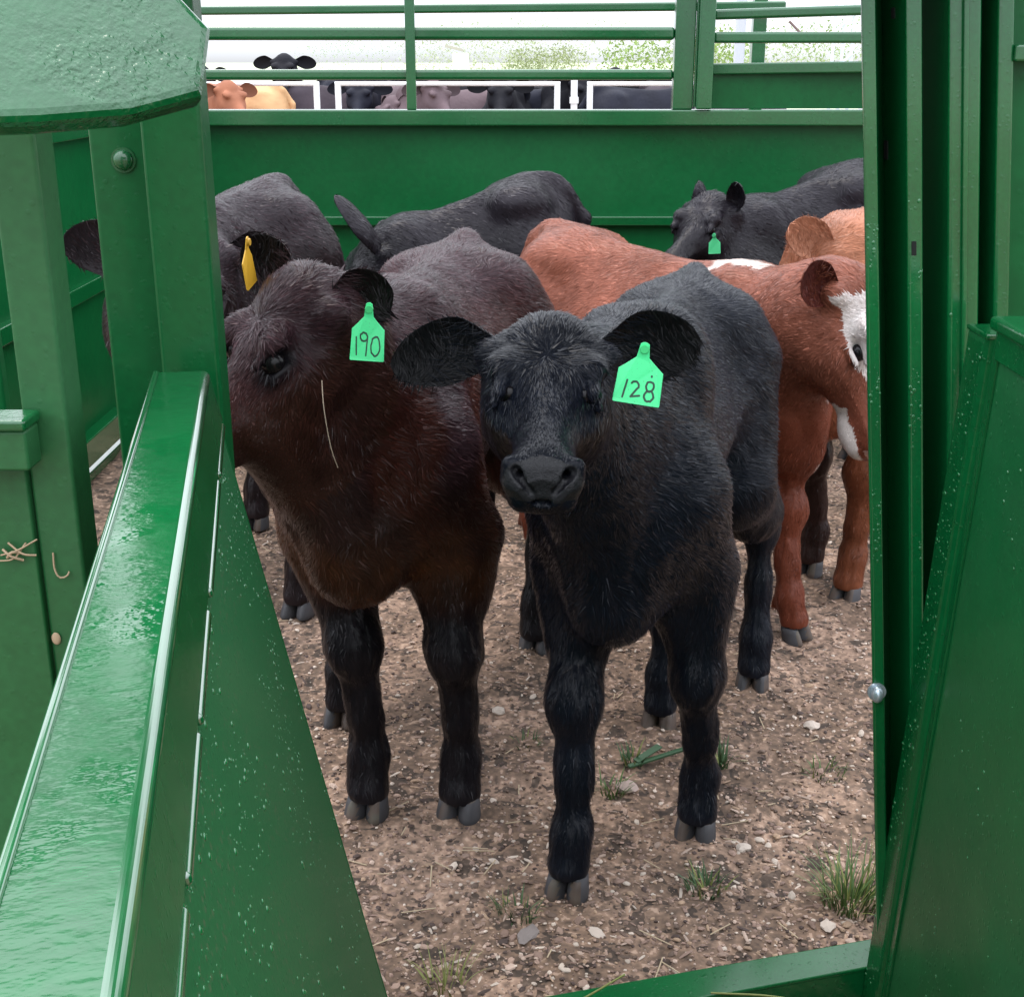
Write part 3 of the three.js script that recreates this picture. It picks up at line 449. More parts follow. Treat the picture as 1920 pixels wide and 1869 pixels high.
function earTag(parent, c, face, roll, w, h, tex, color = [0.05, 0.78, 0.24]) {
  const S = new THREE.Shape(), a = w / 2, b = h / 2; // body with sloping shoulders and a stem
  S.moveTo(-a * 0.96, -b); S.lineTo(a * 0.96, -b); S.quadraticCurveTo(a * 1.02, -b, a, -b * 0.9); S.lineTo(a * 0.95, b * 0.06); S.quadraticCurveTo(a * 0.55, b * 0.30, a * 0.26, b * 0.50); S.lineTo(a * 0.17, b * 0.94); S.quadraticCurveTo(0, b * 1.04, -a * 0.17, b * 0.94); S.lineTo(-a * 0.26, b * 0.50); S.quadraticCurveTo(-a * 0.55, b * 0.30, -a * 0.95, b * 0.06); S.lineTo(-a, -b * 0.9); S.quadraticCurveTo(-a * 1.02, -b, -a * 0.96, -b);
  const g = new THREE.ExtrudeGeometry(S, { depth: 0.0012, bevelEnabled: true, bevelThickness: 0.0004, bevelSize: 0.0006, bevelSegments: 2, curveSegments: 8 });
  const p = g.attributes.position, uv = g.attributes.uv; for (let i = 0; i < p.count; i++) uv.setXY(i, clamp(p.getX(i) / w + 0.5, 0, 1), clamp(p.getY(i) / h + 0.5, 0, 1));
  for (let i = 0; i < p.count; i++) { const x = p.getX(i), y = p.getY(i); p.setZ(i, p.getZ(i) + 0.10 * h * (y / b) ** 2 * 0.5 - 1.4 * x * x); }
  g.computeVertexNormals();
  const f = face.clone().normalize(), up0 = V(0, 1, 0), x = new THREE.Vector3().crossVectors(up0, f).normalize(), y = new THREE.Vector3().crossVectors(f, x);
  const m = new THREE.Matrix4().makeBasis(x, y, f).multiply(new THREE.Matrix4().makeRotationZ(roll)); m.setPosition(c); g.applyMatrix4(m);
  const mat = new THREE.MeshPhysicalMaterial({ color: tex ? 0xffffff : new THREE.Color().setRGB(...color), map: tex ?? null, roughness: 0.45, clearcoat: 0.2 });
  const tagMesh = partW('ear_tag', g, mat, parent);
  const stud = new THREE.CylinderGeometry(0.0052, 0.006, 0.004, 16); stud.rotateX(Math.PI / 2); stud.translate(0, b * 0.78, 0.006); stud.applyMatrix4(m); stud.applyMatrix4(parent.matrix.clone().invert());
  part('stud', stud, new THREE.MeshPhysicalMaterial({ color: new THREE.Color().setRGB(...color.map((v) => v * 0.7)), roughness: 0.45 }), tagMesh);
  return tagMesh;
}
// ------------------------------------------------------------------ ground
const chipsCol = (() => { const a = oct([6, 14, 30], 61), b = oct([90, 180, 360], 65), c = oct([40, 120], 69);
  return tileTex(1024, (u, v) => { const k = a(u, v), f = b(u, v), q = c(u, v); let col = mix3([0.475, 0.385, 0.32], [0.62, 0.51, 0.435], smooth(0.36, 0.62, k)); const g = 0.66 + 0.78 * (f - 0.2); col = col.map((e) => e * g); if (f > 0.72) col = mix3(col, [0.70, 0.60, 0.53], 0.6); if (q < 0.33) col = col.map((e) => e * 0.6); return col; }, true); })();
const groundH = (x, z) => 0.010 * nz(x * 2.1, 0, z * 2.1) + 0.012 * nz(x * 7, 3, z * 7) + 0.009 * nz(x * 19, 6, z * 19) + 0.0035 * nz(x * 55, 9, z * 55);
{
  const far = new THREE.PlaneGeometry(3000, 3000, 1, 1); far.rotateX(-Math.PI / 2); far.translate(0, -0.06, 0);
  struct('pasture', metreUV(far), new THREE.MeshStandardMaterial({ color: new THREE.Color().setRGB(0.44, 0.47, 0.33), roughness: 0.95 }));
  const nx = 330, nzn = 460, g = new THREE.PlaneGeometry(6.6, 9.2, nx, nzn); g.rotateX(-Math.PI / 2); g.translate(0.4, 0, -4.3);
  const p = g.attributes.position; for (let i = 0; i < p.count; i++) p.setY(i, groundH(p.getX(i), p.getZ(i)));
  g.computeVertexNormals(); const uv = g.attributes.uv; for (let i = 0; i < p.count; i++) uv.setXY(i, p.getX(i) / 0.9, p.getZ(i) / 0.9);
  struct('ground', g, new THREE.MeshStandardMaterial({ map: chipsCol, roughness: 0.88, bumpMap: chipsCol, bumpScale: 0.004 }));
  const yard = new THREE.PlaneGeometry(60, 60, 1, 1); yard.rotateX(-Math.PI / 2); yard.translate(0, -0.05, 4);
  struct('yard_ground', metreUV(yard), new THREE.MeshStandardMaterial({ map: repeat(chipsCol, 1.3), roughness: 0.95 }));
}

// ------------------------------------------------------------------ back of the pen: sheeted panels with rails
{
  const t = thing('livestock_panel', 'green steel pen panel behind the calves, solid sheet below and open rails above', 'fence panel', [-0.4, 0, -5]);
  const P = (n, g, m = M.rail) => partW(n, g, m, t);
  P('sheet', box(-1.36, 2.6, 0.74, 1.085, -5.016, -5.010, 0.002), M.sheet); P('sheet', box(-1.36, 2.6, 0.05, 0.708, -5.012, -5.006, 0.002), M.sheet);
  P('rail', box(-1.36, 2.6, 1.074, 1.131, -5.03, -4.945, 0.006)); P('rail', box(-1.36, 2.6, 0.708, 0.742, -5.04, -4.955, 0.004)); P('rail', box(-1.36, 2.6, 0.02, 0.06, -5.04, -4.96, 0.004));
  P('rail', box(-1.36, 0.597, 1.235, 1.273, -5.02, -4.982, 0.012)); P('rail', box(-1.36, 0.597, 1.374, 1.421, -5.024, -4.976, 0.014)); P('rail', box(-1.36, 0.597, 1.60, 1.648, -5.024, -4.976, 0.014));
  P('upright', box(-0.39, -0.354, 1.131, 1.62, -4.976, -4.954, 0.004)); P('upright', box(-1.30, -1.26, 1.131, 1.62, -4.976, -4.954, 0.004)); P('upright', box(0.597, 0.672, 1.131, 1.68, -5.03, -4.97, 0.006));
  const post = thing('fence_post', 'square green steel post between the two back pen panels', 'post', [0.70, 0, -4.98]);
  partW('tube', box(0.679, 0.737, 1.133, 1.75, -4.99, -4.93, 0.006), M.rail, post); partW('flange', box(0.672, 0.6788, 1.14, 1.75, -4.975, -4.955, 0.002), M.rail, post);
  const t2 = thing('livestock_panel', 'green steel panel right of the back post with a high narrow sheet and three rails', 'fence panel', [1.4, 0, -5]);
  const Q = (n, g, m = M.rail) => partW(n, g, m, t2);
  Q('sheet', box(0.74, 2.6, 1.134, 1.262, -5.005, -5.000, 0.002), M.sheet); Q('rail', bar([0.74, 1.274, -5.0], [2.6, 1.300, -4.9], 0.045, 0.04, 0.006)); Q('rail', box(0.74, 2.6, 1.364, 1.403, -5.02, -4.97, 0.010)); Q('rail', bar([0.74, 1.462, -5.0], [2.6, 1.515, -4.9], 0.035, 0.036, 0.01)); Q('rail', box(0.74, 2.6, 1.63, 1.67, -5.02, -4.98, 0.01)); Q('upright', box(2.2, 2.24, 1.14, 1.67, -4.985, -4.96, 0.004));
  const t3 = thing('pipe_rail', 'thin green upper rail of a second fence behind the back panel', 'fence rail', [0, 0, -6.2]);
  partW('pipe', bar([-1.9, 1.518, -6.3], [1.2, 1.532, -6.0], 0.036, 0.038, 0.01), M.rail, t3); for (const x of [-1.8, 1.1]) partW('post', box(x - 0.03, x + 0.03, 0, 1.7, -6.22 + (x > 0 ? 0.12 : -0.13), -6.16 + (x > 0 ? 0.12 : -0.13), 0.006), M.rail, t3);
  const s = thing('side_panel', 'green sheeted panel along the left side of the pen, seen between the posts', 'fence panel', [-1.38, 0, -3.9]);
  const S = (n, g, m = M.rail) => partW(n, g, m, s);
  S('sheet', box(-1.40, -1.394, 0.62, 1.075, -4.94, -3.3, 0.002), M.sheet); S('sheet', box(-1.40, -1.394, 0.15, 0.58, -4.94, -3.3, 0.002), M.sheet);
  S('rail', box(-1.43, -1.36, 1.07, 1.128, -4.94, -3.3)); S('rail', box(-1.42, -1.365, 0.575, 0.625, -4.94, -3.3)); S('rail', box(-1.42, -1.35, 0.07, 0.155, -4.94, -3.3)); S('rail', box(-1.42, -1.375, 0.0, 0.03, -4.94, -3.3));
  for (const y of [1.25, 1.39]) S('rail', box(-1.415, -1.375, y, y + 0.04, -4.94, -3.3, 0.01));
}
// ------------------------------------------------------------------ left side of the alley
{
  const f = thing('alley_frame', 'tall green steel frame posts standing at the left end of the alley', 'gate frame', [-0.42, 0, -1.57]);
  partW('post', box(-0.4345, -0.362, 0, 1.75, -1.60, -1.55, 0.006), M.post, f);
  partW('post', box(-0.513, -0.4350, 0, 1.75, -1.66, -1.605, 0.005), M.post, f);
  const b = new THREE.SphereGeometry(0.0125, 24, 12, 0, 2 * Math.PI, 0, Math.PI / 2); b.scale(1, 0.75, 1); b.rotateX(Math.PI / 2); b.translate(-0.472, 1.187, -1.602); const w = new THREE.CylinderGeometry(0.015, 0.015, 0.003, 24); w.rotateX(Math.PI / 2); w.translate(-0.472, 1.187, -1.6035);
  partW('bolt', merge([b, w]), M.zincGreen ?? M.rail, f);
  partW('cross_beam', box(-0.50, 0.62, 1.50, 1.62, -1.80, -1.40, 0.006), M.post, f);
  // wide plate across the top, rolled lower edge
  const gp = slab([[-0.283, 1.268, -1.235], [-0.280, 1.327, -1.245], [-0.318, 1.368, -1.25], [-0.62, 1.42, -1.10], [-0.62, 1.247, -0.98], [-0.40, 1.249, -1.05], [-0.335, 1.253, -1.12]].map(([x, y]) => { const z = -1.235 - (x + 0.283) * 0.76 - (y - 1.268) * 0.7; return [x, y + 0.004, z]; }), 0.034, 0.011);
  partW('gusset', gp, M.wetPlate, f);
  const c = thing('square_post', 'pale green square tube post at the left edge beyond the slanted alley wall', 'post', [-0.51, 0, -1.38]);
  partW('tube', box(-0.536, -0.487, 0, 1.30, -1.41, -1.352, 0.005), M.postPale, c);
  const br = thing('bracket', 'short green bracket with a shiny top edge at the left edge of the picture', 'bracket', [-0.6, 0.88, -1.32]);
  partW('plate', box(-0.72, -0.516, 0.885, 0.930, -1.345, -1.305, 0.004), M.postPale, br); partW('lip', box(-0.72, -0.513, 0.9305, 0.943, -1.348, -1.298, 0.004), M.cap, br);
  const lp = thing('kick_plate', 'pale green lower sheet at the bottom left with straw stuck on it', 'plate', [-0.7, 0, -1.35]);
  partW('sheet', box(-1.1, -0.5365, 0, 0.875, -1.36, -1.345, 0.003), M.postPale, lp);
  const dk = thing('rear_sheet', 'dark green sheet at the left edge behind the pale square post', 'plate', [-1, 0, -1.8]);
  partW('sheet', box(-1.5, -0.735, 0, 1.07, -1.82, -1.80, 0.004), M.sheet, dk);

  // slanted wall: flat cap, angle lip and sheet leaning inwards to the ground
  const P1 = V(-0.362, 0.95, -1.5), P2 = V(-0.153, 0.95, -0.416), P3 = V(-0.176, 0.0, -1.543), d = P2.clone().sub(P1).normalize(), dn = P3.clone().sub(P1); dn.addScaledVector(d, -dn.dot(d)).normalize(); const out = new THREE.Vector3().crossVectors(dn, d).normalize(); // towards the alley
  if (out.x < 0) out.negate();
  const wl = thing('slanted_wall', 'slanted green alley wall on the left with a wet shiny flat cap', 'alley wall', [-0.3, 0, -1.0]);
  const at = (u, v, o = 0) => P1.clone().addScaledVector(d, u).addScaledVector(dn, v).addScaledVector(out, o), A3 = (q) => [q.x, q.y, q.z], Lw = 1.45;
  partW('sheet', slab([at(0, 0.012, -0.012), at(0, 0.985, -0.012), at(Lw, 0.985, -0.012), at(Lw, 0.012, -0.012)].map(A3), 0.005, 0.0012), M.mud, wl);
  // folded edge: cap away from the alley, a round bend, a leg down the sheet
  const sd = new THREE.Vector3().crossVectors(V(0, 1, 0), d).normalize(); if (sd.x > 0) sd.negate();
  const capA = P1.clone(), bn = 0.010;
  const dn2 = [dn.dot(sd), dn.y], strip = (pts, th) => { // outline of a bent strip in (away, up), thickened inwards
    const o = [], i2 = []; pts.forEach((q, k) => { const p0 = pts[Math.max(0, k - 1)], p1 = pts[Math.min(pts.length - 1, k + 1)], tx = p1[0] - p0[0], ty = p1[1] - p0[1], l = Math.hypot(tx, ty); o.push(q); i2.push([q[0] - ty / l * -th * -1, q[1] + tx / l * -th * -1]); }); return [...o, ...i2.reverse()]; };
  const prismW = (pts, L) => { const s = new THREE.Shape(pts.map((q) => new THREE.Vector2(-q[0], q[1]))), g = new THREE.ExtrudeGeometry(s, { depth: L, bevelEnabled: true, bevelThickness: 0.001, bevelSize: 0.001, bevelOffset: -0.001, bevelSegments: 2 }); metreUV(g); const x = sd.clone().negate(), m = new THREE.Matrix4().makeBasis(x, V(0, 1, 0), d); m.setPosition(capA); return g.applyMatrix4(m); };
  const A0 = [bn, 0], ang = Math.atan2(-dn2[1], -dn2[0]), bend = []; // arc from horizontal to the lean of the sheet
  for (let i = 0; i <= 10; i++) { const t = i / 10 * ang; bend.push([bn - bn * Math.sin(t), -bn + bn * Math.cos(t)]); }
  const e = bend[10];
  partW('cap', prismW(strip([[0.0625, 0], [0.04, 0], [0.02, 0], [bn, 0]], 0.005), Lw), M.cap, wl);
  partW('bend', prismW(strip(bend, 0.005), Lw), M.shiny, wl);
  partW('lip', prismW(strip([[e[0] + dn2[0] * 0.0004, e[1] + dn2[1] * 0.0004], [e[0] + dn2[0] * 0.03, e[1] + dn2[1] * 0.03], [e[0] + dn2[0] * 0.054, e[1] + dn2[1] * 0.054]], 0.005), Lw), M.wet, wl);
  { const c2 = []; for (const [u, L2] of [[0.01, 0.20], [0.235, 0.30], [0.575, 0.18], [0.775, 0.16], [0.96, 0.45]]) { const a = at(u, 0.0675, -0.004), b2 = at(u + L2, 0.0675, -0.004); c2.push(bar(A3(a), A3(b2), 0.009, 0.008, 0.0038, out)); } partW('weld_bead', merge(c2), M.shiny, wl); }
  { const a = capA.clone().addScaledVector(sd, 0.0625), q = V(0, 1, 0); partW('rear_lip', bar(A3(a.clone().addScaledVector(d, 0).add(V(0, -0.022, 0))), A3(a.clone().addScaledVector(d, Lw).add(V(0, -0.022, 0))), 0.007, 0.05, 0.003), M.shiny, wl); }
  { const e = slab([at(-0.004, 0.02, -0.006), at(-0.004, 0.985, -0.006), at(-0.004, 0.985, -0.04), at(-0.004, 0.02, -0.04)].map(A3), 0.005, 0.0015); partW('end_flange', e, M.post, wl); }
  { // beads of water standing on the sheet and lip
    const pos = []; seed = 4242; const g0 = new THREE.SphereGeometry(1, 8, 5, 0, 2 * Math.PI, 0, Math.PI / 2), gs = [];
    for (let i = 0; i < 2400; i++) { const u = R(0, 1.2), v = 0.075 + 0.75 * rnd() ** 1.6, r = 0.0008 + 0.0026 * rnd() ** 4; if (nz(u * 6, v * 6, 8) + 0.4 * nz(u * 25, v * 25, 2) < -0.05) continue; const g = g0.clone(); g.scale(r, r * 0.5, r); const m = new THREE.Matrix4().makeBasis(d, out, new THREE.Vector3().crossVectors(d, out)); m.setPosition(at(u, v, -0.007)); gs.push(g.applyMatrix4(m)); }
    const w2 = partW('water_beads', merge(gs), M.beadWater, wl); w2.userData = { kind: 'stuff' };
  }
}
// straw stuck on the lower sheet
{
  seed = 91;
  const strand = (pts, r) => new THREE.TubeGeometry(new THREE.CatmullRomCurve3(pts.map((q) => V(...q))), 10, r, 5);
  const mat = new THREE.MeshStandardMaterial({ color: new THREE.Color().setRGB(0.42, 0.31, 0.2), roughness: 0.8 });
  const z = -1.341;
  const a = shade(new THREE.Mesh(merge([strand([[-0.575, 0.775, z], [-0.555, 0.782, z + 0.004], [-0.532, 0.794, z]], 0.0011), strand([[-0.565, 0.79, z], [-0.548, 0.778, z + 0.004], [-0.535, 0.775, z]], 0.0013), strand([[-0.58, 0.768, z], [-0.56, 0.772, z + 0.003], [-0.545, 0.79, z]], 0.001), strand([[-0.572, 0.782, z], [-0.562, 0.776, z + 0.005], [-0.55, 0.769, z]], 0.0016), strand([[-0.568, 0.772, z], [-0.559, 0.781, z + 0.006], [-0.553, 0.778, z]], 0.0018)]), mat)); a.name = 'straw_clump'; tag(a, 'clump of pale straw stuck to the green sheet at the left edge', 'straw'); scene.add(a);
  const b = shade(new THREE.Mesh(strand([[-0.519, 0.775, -1.349], [-0.5185, 0.755, -1.347], [-0.514, 0.746, -1.346], [-0.506, 0.747, -1.347], [-0.503, 0.752, -1.349]], 0.0011), mat)); b.name = 'straw_curl'; tag(b, 'curled pale stem stuck to the square post, right of the straw clump', 'straw'); scene.add(b);
  const c = shade(new THREE.Mesh(new THREE.IcosahedronGeometry(0.006, 2).scale(0.9, 1.3, 0.4).translate(-0.528, 0.668, -1.35), mat)); c.name = 'mud_flake'; tag(c, 'small tan flake of mud on the square post near the bottom left', 'mud'); scene.add(c);
}
// ------------------------------------------------------------------ right side of the alley
{
  const k = 0.106, lean = (g) => { const p = g.attributes.position; for (let i = 0; i < p.count; i++) p.setX(i, p.getX(i) + (1.37 - p.getY(i)) * k); g.computeVertexNormals; return g; };
  const t = thing('gate_track', 'cluster of tall green channel posts at the right end of the alley', 'gate frame', [0.55, 0, -1.58]);
  const P = (n, g, m = M.post) => partW(n, lean(g), m, t);
  P('flange', box(0.382, 0.3975, 0, 1.75, -1.508, -1.50, 0.003), M.strip);
  P('web', bar([0.3935, 0.875, -1.507], [0.4335, 0.875, -1.612], 0.004, 1.75, 0.001), M.post);
  P('post', box(0.4305, 0.449, 0, 1.75, -1.615, -1.50, 0.004), M.strip); P('backing', box(0.425, 0.640, 0, 1.75, -1.628, -1.616, 0.002), M.post);
  P('post', box(0.478, 0.515, 0, 1.75, -1.615, -1.50, 0.006), M.strip); P('rib', box(0.4925, 0.4985, 0, 1.75, -1.4985, -1.494, 0.002), M.strip);
  P('post', box(0.532, 0.551, 0, 1.75, -1.615, -1.50, 0.005), M.strip);
  P('plate', box(0.5535, 0.95, 0, 1.75, -1.54, -1.53, 0.004), M.sheet);
  const slot = (y, z, h = 0.018, w = 0.011) => box(0.4293, 0.4312, y - h / 2, y + h / 2, z - w / 2, z + w / 2, 0.0005);
  P('slot', slot(1.352, -1.55, 0.012, 0.012), M.hole); P('slot', slot(1.20, -1.585, 0.022, 0.014), M.hole);
  P('slot', box(0.435, 0.4405, 1.087, 1.103, -1.5005, -1.4988, 0.0005), M.hole);
  { const g = new THREE.SphereGeometry(0.010, 20, 12); g.scale(0.8, 1.15, 1); g.translate(0.4745, 0.523, -1.490); const w = new THREE.CylinderGeometry(0.012, 0.012, 0.004, 20); w.rotateX(Math.PI / 2); w.translate(0.4755, 0.523, -1.497); partW('bolt', merge([g, w]), M.zinc, t); }
  { const g = box(0.556, 0.60, 1.300, 1.318, -1.53, -1.495, 0.003); partW('bracket', g, M.rail, t); }
  const w = thing('upright_wall', 'upright green alley wall on the right with its end channel leaning in at the bottom', 'alley wall', [0.53, 0, -1.2]);
  const q = (z, y, x = 0.512) => [x, y, z];
  // end channel, seen on its inner side
  partW('end_channel', slab([q(-1.425, 1.02), q(-1.545, 0.0), q(-1.478, 0.0), q(-1.362, 1.02)], 0.05, 0.010), M.wet, w);
  partW('sheet', slab([q(-1.345, 1.03, 0.517), q(-1.470, 0.0, 0.517), q(-0.30, 0.0, 0.517), q(-0.30, 1.03, 0.517)], 0.006, 0.0015), M.inner, w);
  partW('edge_fold', slab([q(-1.348, 1.03, 0.5165), q(-1.474, 0.0, 0.5165), q(-1.452, 0.0, 0.5135), q(-1.327, 1.03, 0.5135)], 0.004, 0.0012), M.wet, w);
  partW('top_rail', box(0.506, 0.556, 1.031, 1.046, -1.345, -0.30, 0.005), M.cap, w);
  partW('upper_band', box(0.5125, 0.5165, 1.0, 1.0305, -1.335, -0.30, 0.0015), M.wet, w);
  partW('channel_cap', slab([[0.512, 1.0215, -1.425], [0.512, 1.0215, -1.362], [0.562, 1.0215, -1.362], [0.562, 1.0215, -1.425]], 0.006, 0.002), M.cap, w);
  { // beads of water on the sheet and on the channel
    seed = 777; const g0 = new THREE.SphereGeometry(1, 8, 5, 0, 2 * Math.PI, 0, Math.PI / 2), gs = [];
    for (let i = 0; i < 900; i++) { const y = R(0.02, 1.0), z = lerp(-1.345, -1.470, 1 - y / 1.03) + 0.03 + 0.9 * rnd() ** 1.5, r = 0.0007 + 0.0022 * rnd() ** 5; if (nz(y * 5, z * 5, 3) < 0) continue; const g = g0.clone(); g.scale(r, r * 0.5, r); g.rotateZ(Math.PI / 2); g.translate(0.517, y, z); gs.push(g); }
    for (let i = 0; i < 260; i++) { const y = R(0.05, 1.0), z = lerp(-1.425, -1.545, 1 - y / 1.02) + R(0.008, 0.055), r = 0.0008 + 0.002 * rnd() ** 3; const g = g0.clone(); g.scale(r, r * 0.5, r * 1.6); g.rotateZ(Math.PI / 2); g.translate(0.512, y, z); gs.push(g); }
    partW('water_beads', merge(gs), M.beadWater, w).userData = { kind: 'stuff' };
    const gp = []; for (let i = 0; i < 420; i++) { const k2 = i % 3, y = R(0.7, 1.15), x = [R(0.432, 0.448), R(0.48, 0.513), R(0.384, 0.396)][k2], z = -1.50; if (nz(x * 30, y * 9, k2 * 7) < 0.08) continue; const r = 0.0007 + 0.0018 * rnd() ** 3; const g = g0.clone(); g.scale(r, r * 0.5, r * 1.3); g.rotateX(Math.PI / 2); g.translate(x + (1.37 - y) * k, y, z); gp.push(g); }
    partW('water_beads', merge(gp), M.beadWater, t).userData = { kind: 'stuff' };
  }
  const s = thing('sill_beam', 'green steel cross member lying on the dirt between the two alley walls', 'beam', [0.3, 0, -1.5]);
  partW('top_flange', bar([0.60, 0.052, -1.590], [-0.10, 0.052, -1.412], 0.058, 0.007, 0.003), M.sill, s);
  partW('web', bar([0.60, 0.010, -1.565], [-0.10, 0.010, -1.387], 0.006, 0.078, 0.002), M.sill, s);
}
// ------------------------------------------------------------------ the calves
const black = [0.0072, 0.0088, 0.0140];
const fur = (x, y, z, f = 9) => nz(x * f, y * f, z * f);
const c128 = makeCalf({
  label: 'small black calf facing the camera with green tag numbered 128 in its ear', withers: [0.20, 0.925, -2.0], hip: [0.345, 0.905, -2.5],
  feet: { FL: [0.327, -1.965], FR: [0.093, -1.80], HL: [0.529, -2.535], HR: [0.305, -2.36] },
  head: { poll: [0.050, 0.934, -1.70], axis: [-0.012, -0.072, 0.25], up: [0.0, 0.87, 0.5], s: 0.88 }, eye: { lat: 0.0565, y: -0.015, r: 0.016, lid: -0.001 },
  ears: [{ dir: [0.9, 0.14, -0.42], open: [-0.25, 0.0, 1], len: 0.195, w: 0.112, cup: 0.03, droop: 0.015 }, { dir: [-0.93, 0.12, -0.30], open: [0.25, 0.05, 1], len: 0.19, w: 0.108, cup: 0.03, droop: 0.04 }],
  earIn: [0.005, 0.005, 0.006], legs: 0.97, girth: 0.78, neck: 0.87, belly: 0.03, cell: 0.0068, headCell: 0.003, hairs: 240000, hairLen: 0.0125, hairWid: 0.0012, clump: 1.0,
  colour: (x, y, z, h) => { const f = 1 + 0.4 * fur(x, y, z); if (h && h[1] < -0.05 && h[2] > 0.1 && h[2] < 0.24) return [0.013 * f, 0.010 * f, 0.010 * f]; return black.map((v) => v * f); },
});
earTag(c128.grp, V(0.166, 0.920, -1.615), V(-0.1, 0.12, 1), -0.13, 0.060, 0.080, handTag([[[62, 205], [50, 292]], [...arc(108, 228, 22, 22, -2.6, 0.7, 8), [92, 285], [140, 276]], arc(190, 222, 22, 26, 0, 6.4), arc(192, 272, 27, 27, 0, 6.4), [[192, 168], [192, 172]]]));
const c190 = makeCalf({
  label: 'dark brown calf with its head turned aside and green tag numbered 190', withers: [-0.225, 0.945, -2.12], hip: [-0.112, 0.95, -2.68],
  feet: { FL: [-0.096, -2.03], FR: [-0.264, -2.036], HL: [0.056, -2.724], HR: [-0.352, -2.38] },
  head: { poll: [-0.315, 0.967, -1.88], axis: [-0.62, -0.64, 0.46], up: [-0.50, 0.74, 0.38], s: 0.91 }, jowl: 0.12, eye: { lat: 0.0655, y: -0.008, lid: 0.0095, r: 0.0205 },
  ears: [{ dir: [0.64, 0.16, -0.35], open: [0.05, -0.1, 1], len: 0.125, w: 0.105, cup: 0.035, droop: 0.0 }, { dir: [-0.45, 0.75, -0.35], open: [-0.25, 0.0, 1], len: 0.125, w: 0.10, cup: 0.04, droop: 0 }],
  earIn: [0.005, 0.004, 0.0045], legs: 1.04, girth: 0.97, belly: 0.035, cell: 0.0072, headCell: 0.0034, hairs: 220000, hairLen: 0.013, hairWid: 0.0013, clump: 1.4, tipTint: [1.4, 1.15, 1.1],
  colour: (x, y, z, h, i) => {
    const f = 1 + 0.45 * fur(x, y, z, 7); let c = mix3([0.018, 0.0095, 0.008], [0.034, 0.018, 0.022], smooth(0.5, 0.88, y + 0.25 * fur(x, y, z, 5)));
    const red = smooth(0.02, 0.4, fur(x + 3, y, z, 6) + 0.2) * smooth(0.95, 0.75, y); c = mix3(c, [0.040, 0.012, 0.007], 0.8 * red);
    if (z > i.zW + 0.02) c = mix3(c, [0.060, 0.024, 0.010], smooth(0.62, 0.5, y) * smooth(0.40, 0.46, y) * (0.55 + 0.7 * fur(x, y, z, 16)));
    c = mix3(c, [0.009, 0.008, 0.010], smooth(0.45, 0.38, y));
    if (h) { c = mix3(c, [0.030, 0.013, 0.009], smooth(-0.02, -0.07, h[1]) * 0.8); c = mix3(c, [0.008, 0.007, 0.009], smooth(0.04, 0.015, Math.hypot((Math.abs(h[0]) - 0.07), h[1] + 0.01, (h[2] - 0.12) * 0.6))); }
    return c.map((v) => v * f);
  },
});
earTag(c190.grp, V(-0.203, 0.94, -1.785), V(0.05, 0.05, 1), -0.08, 0.047, 0.082, handTag([[[40, 195], [46, 290]], arc(98, 190, 28, 24, 0, 6.4), [[126, 192], [120, 290]], arc(190, 240, 34, 54, 0, 6.4)]));
earTag(c190.grp, V(-0.396, 1.018, -1.925), V(1, 0.0, 0.10), 0.16, 0.05, 0.075, null, [0.75, 0.42, 0.03]);
const c3 = makeCalf({
  label: 'dark calf behind the left frame posts, its ear showing through the gap', withers: [-0.785, 0.985, -3.12], hip: [-0.665, 1.0, -3.5],
  feet: { FL: [-0.53, -2.93], FR: [-0.76, -3.0] }, head: { poll: [-0.72, 0.90, -2.86], axis: [0.0, -0.25, 0.18], up: [0, 0.6, 0.8], s: 1.05 },
  ears: [{ dir: [0.9, 0.1, -0.3], open: [0, 0, 1], len: 0.15 }, { dir: [-0.92, 0.16, -0.1], open: [0.1, -0.1, 1], len: 0.21, w: 0.12, droop: 0.01 }], girth: 0.82, legs: 1.05, cell: 0.0085, headCell: 0.005, hairs: 100000, liftMax: 0.08, hairLen: 0.012, hairWid: 0.0018, clump: 1.1, tipTint: [1.5, 1.2, 1.2],
  colour: (x, y, z) => mix3([0.016, 0.011, 0.012], [0.026, 0.020, 0.024], smooth(0.75, 0.95, y)).map((v) => v * (1 + 0.4 * fur(x, y, z))),
});
const c4 = makeCalf({
  label: 'charcoal calf side on against the back panel, head lowered and one ear raised', withers: [-0.36, 0.835, -4.06], hip: [0.03, 0.962, -4.12],
  feet: {}, head: { poll: [-0.42, 0.74, -4.0], axis: [-0.45, -0.85, 0.15], up: [-0.8, 0.5, 0.1], s: 1.05 },
  ears: [{ dir: [-0.58, 0.80, 0.10], open: [-0.6, -0.45, -0.3], len: 0.22, w: 0.095, cup: 0.03, droop: 0.0 }, { dir: [0.2, 0.6, -0.8], open: [-0.6, -0.3, -0.5], len: 0.16 }], girth: 1.0, cell: 0.0085, headCell: 0.0055, hairs: 80000, hairLen: 0.012, hairWid: 0.0019, tail: true,
  colour: (x, y, z) => mix3([0.012, 0.011, 0.014], [0.022, 0.019, 0.024], smooth(0.7, 0.9, y)).map((v) => v * (1 + 0.4 * fur(x, y, z))),
});
const redC = [0.225, 0.078, 0.050];
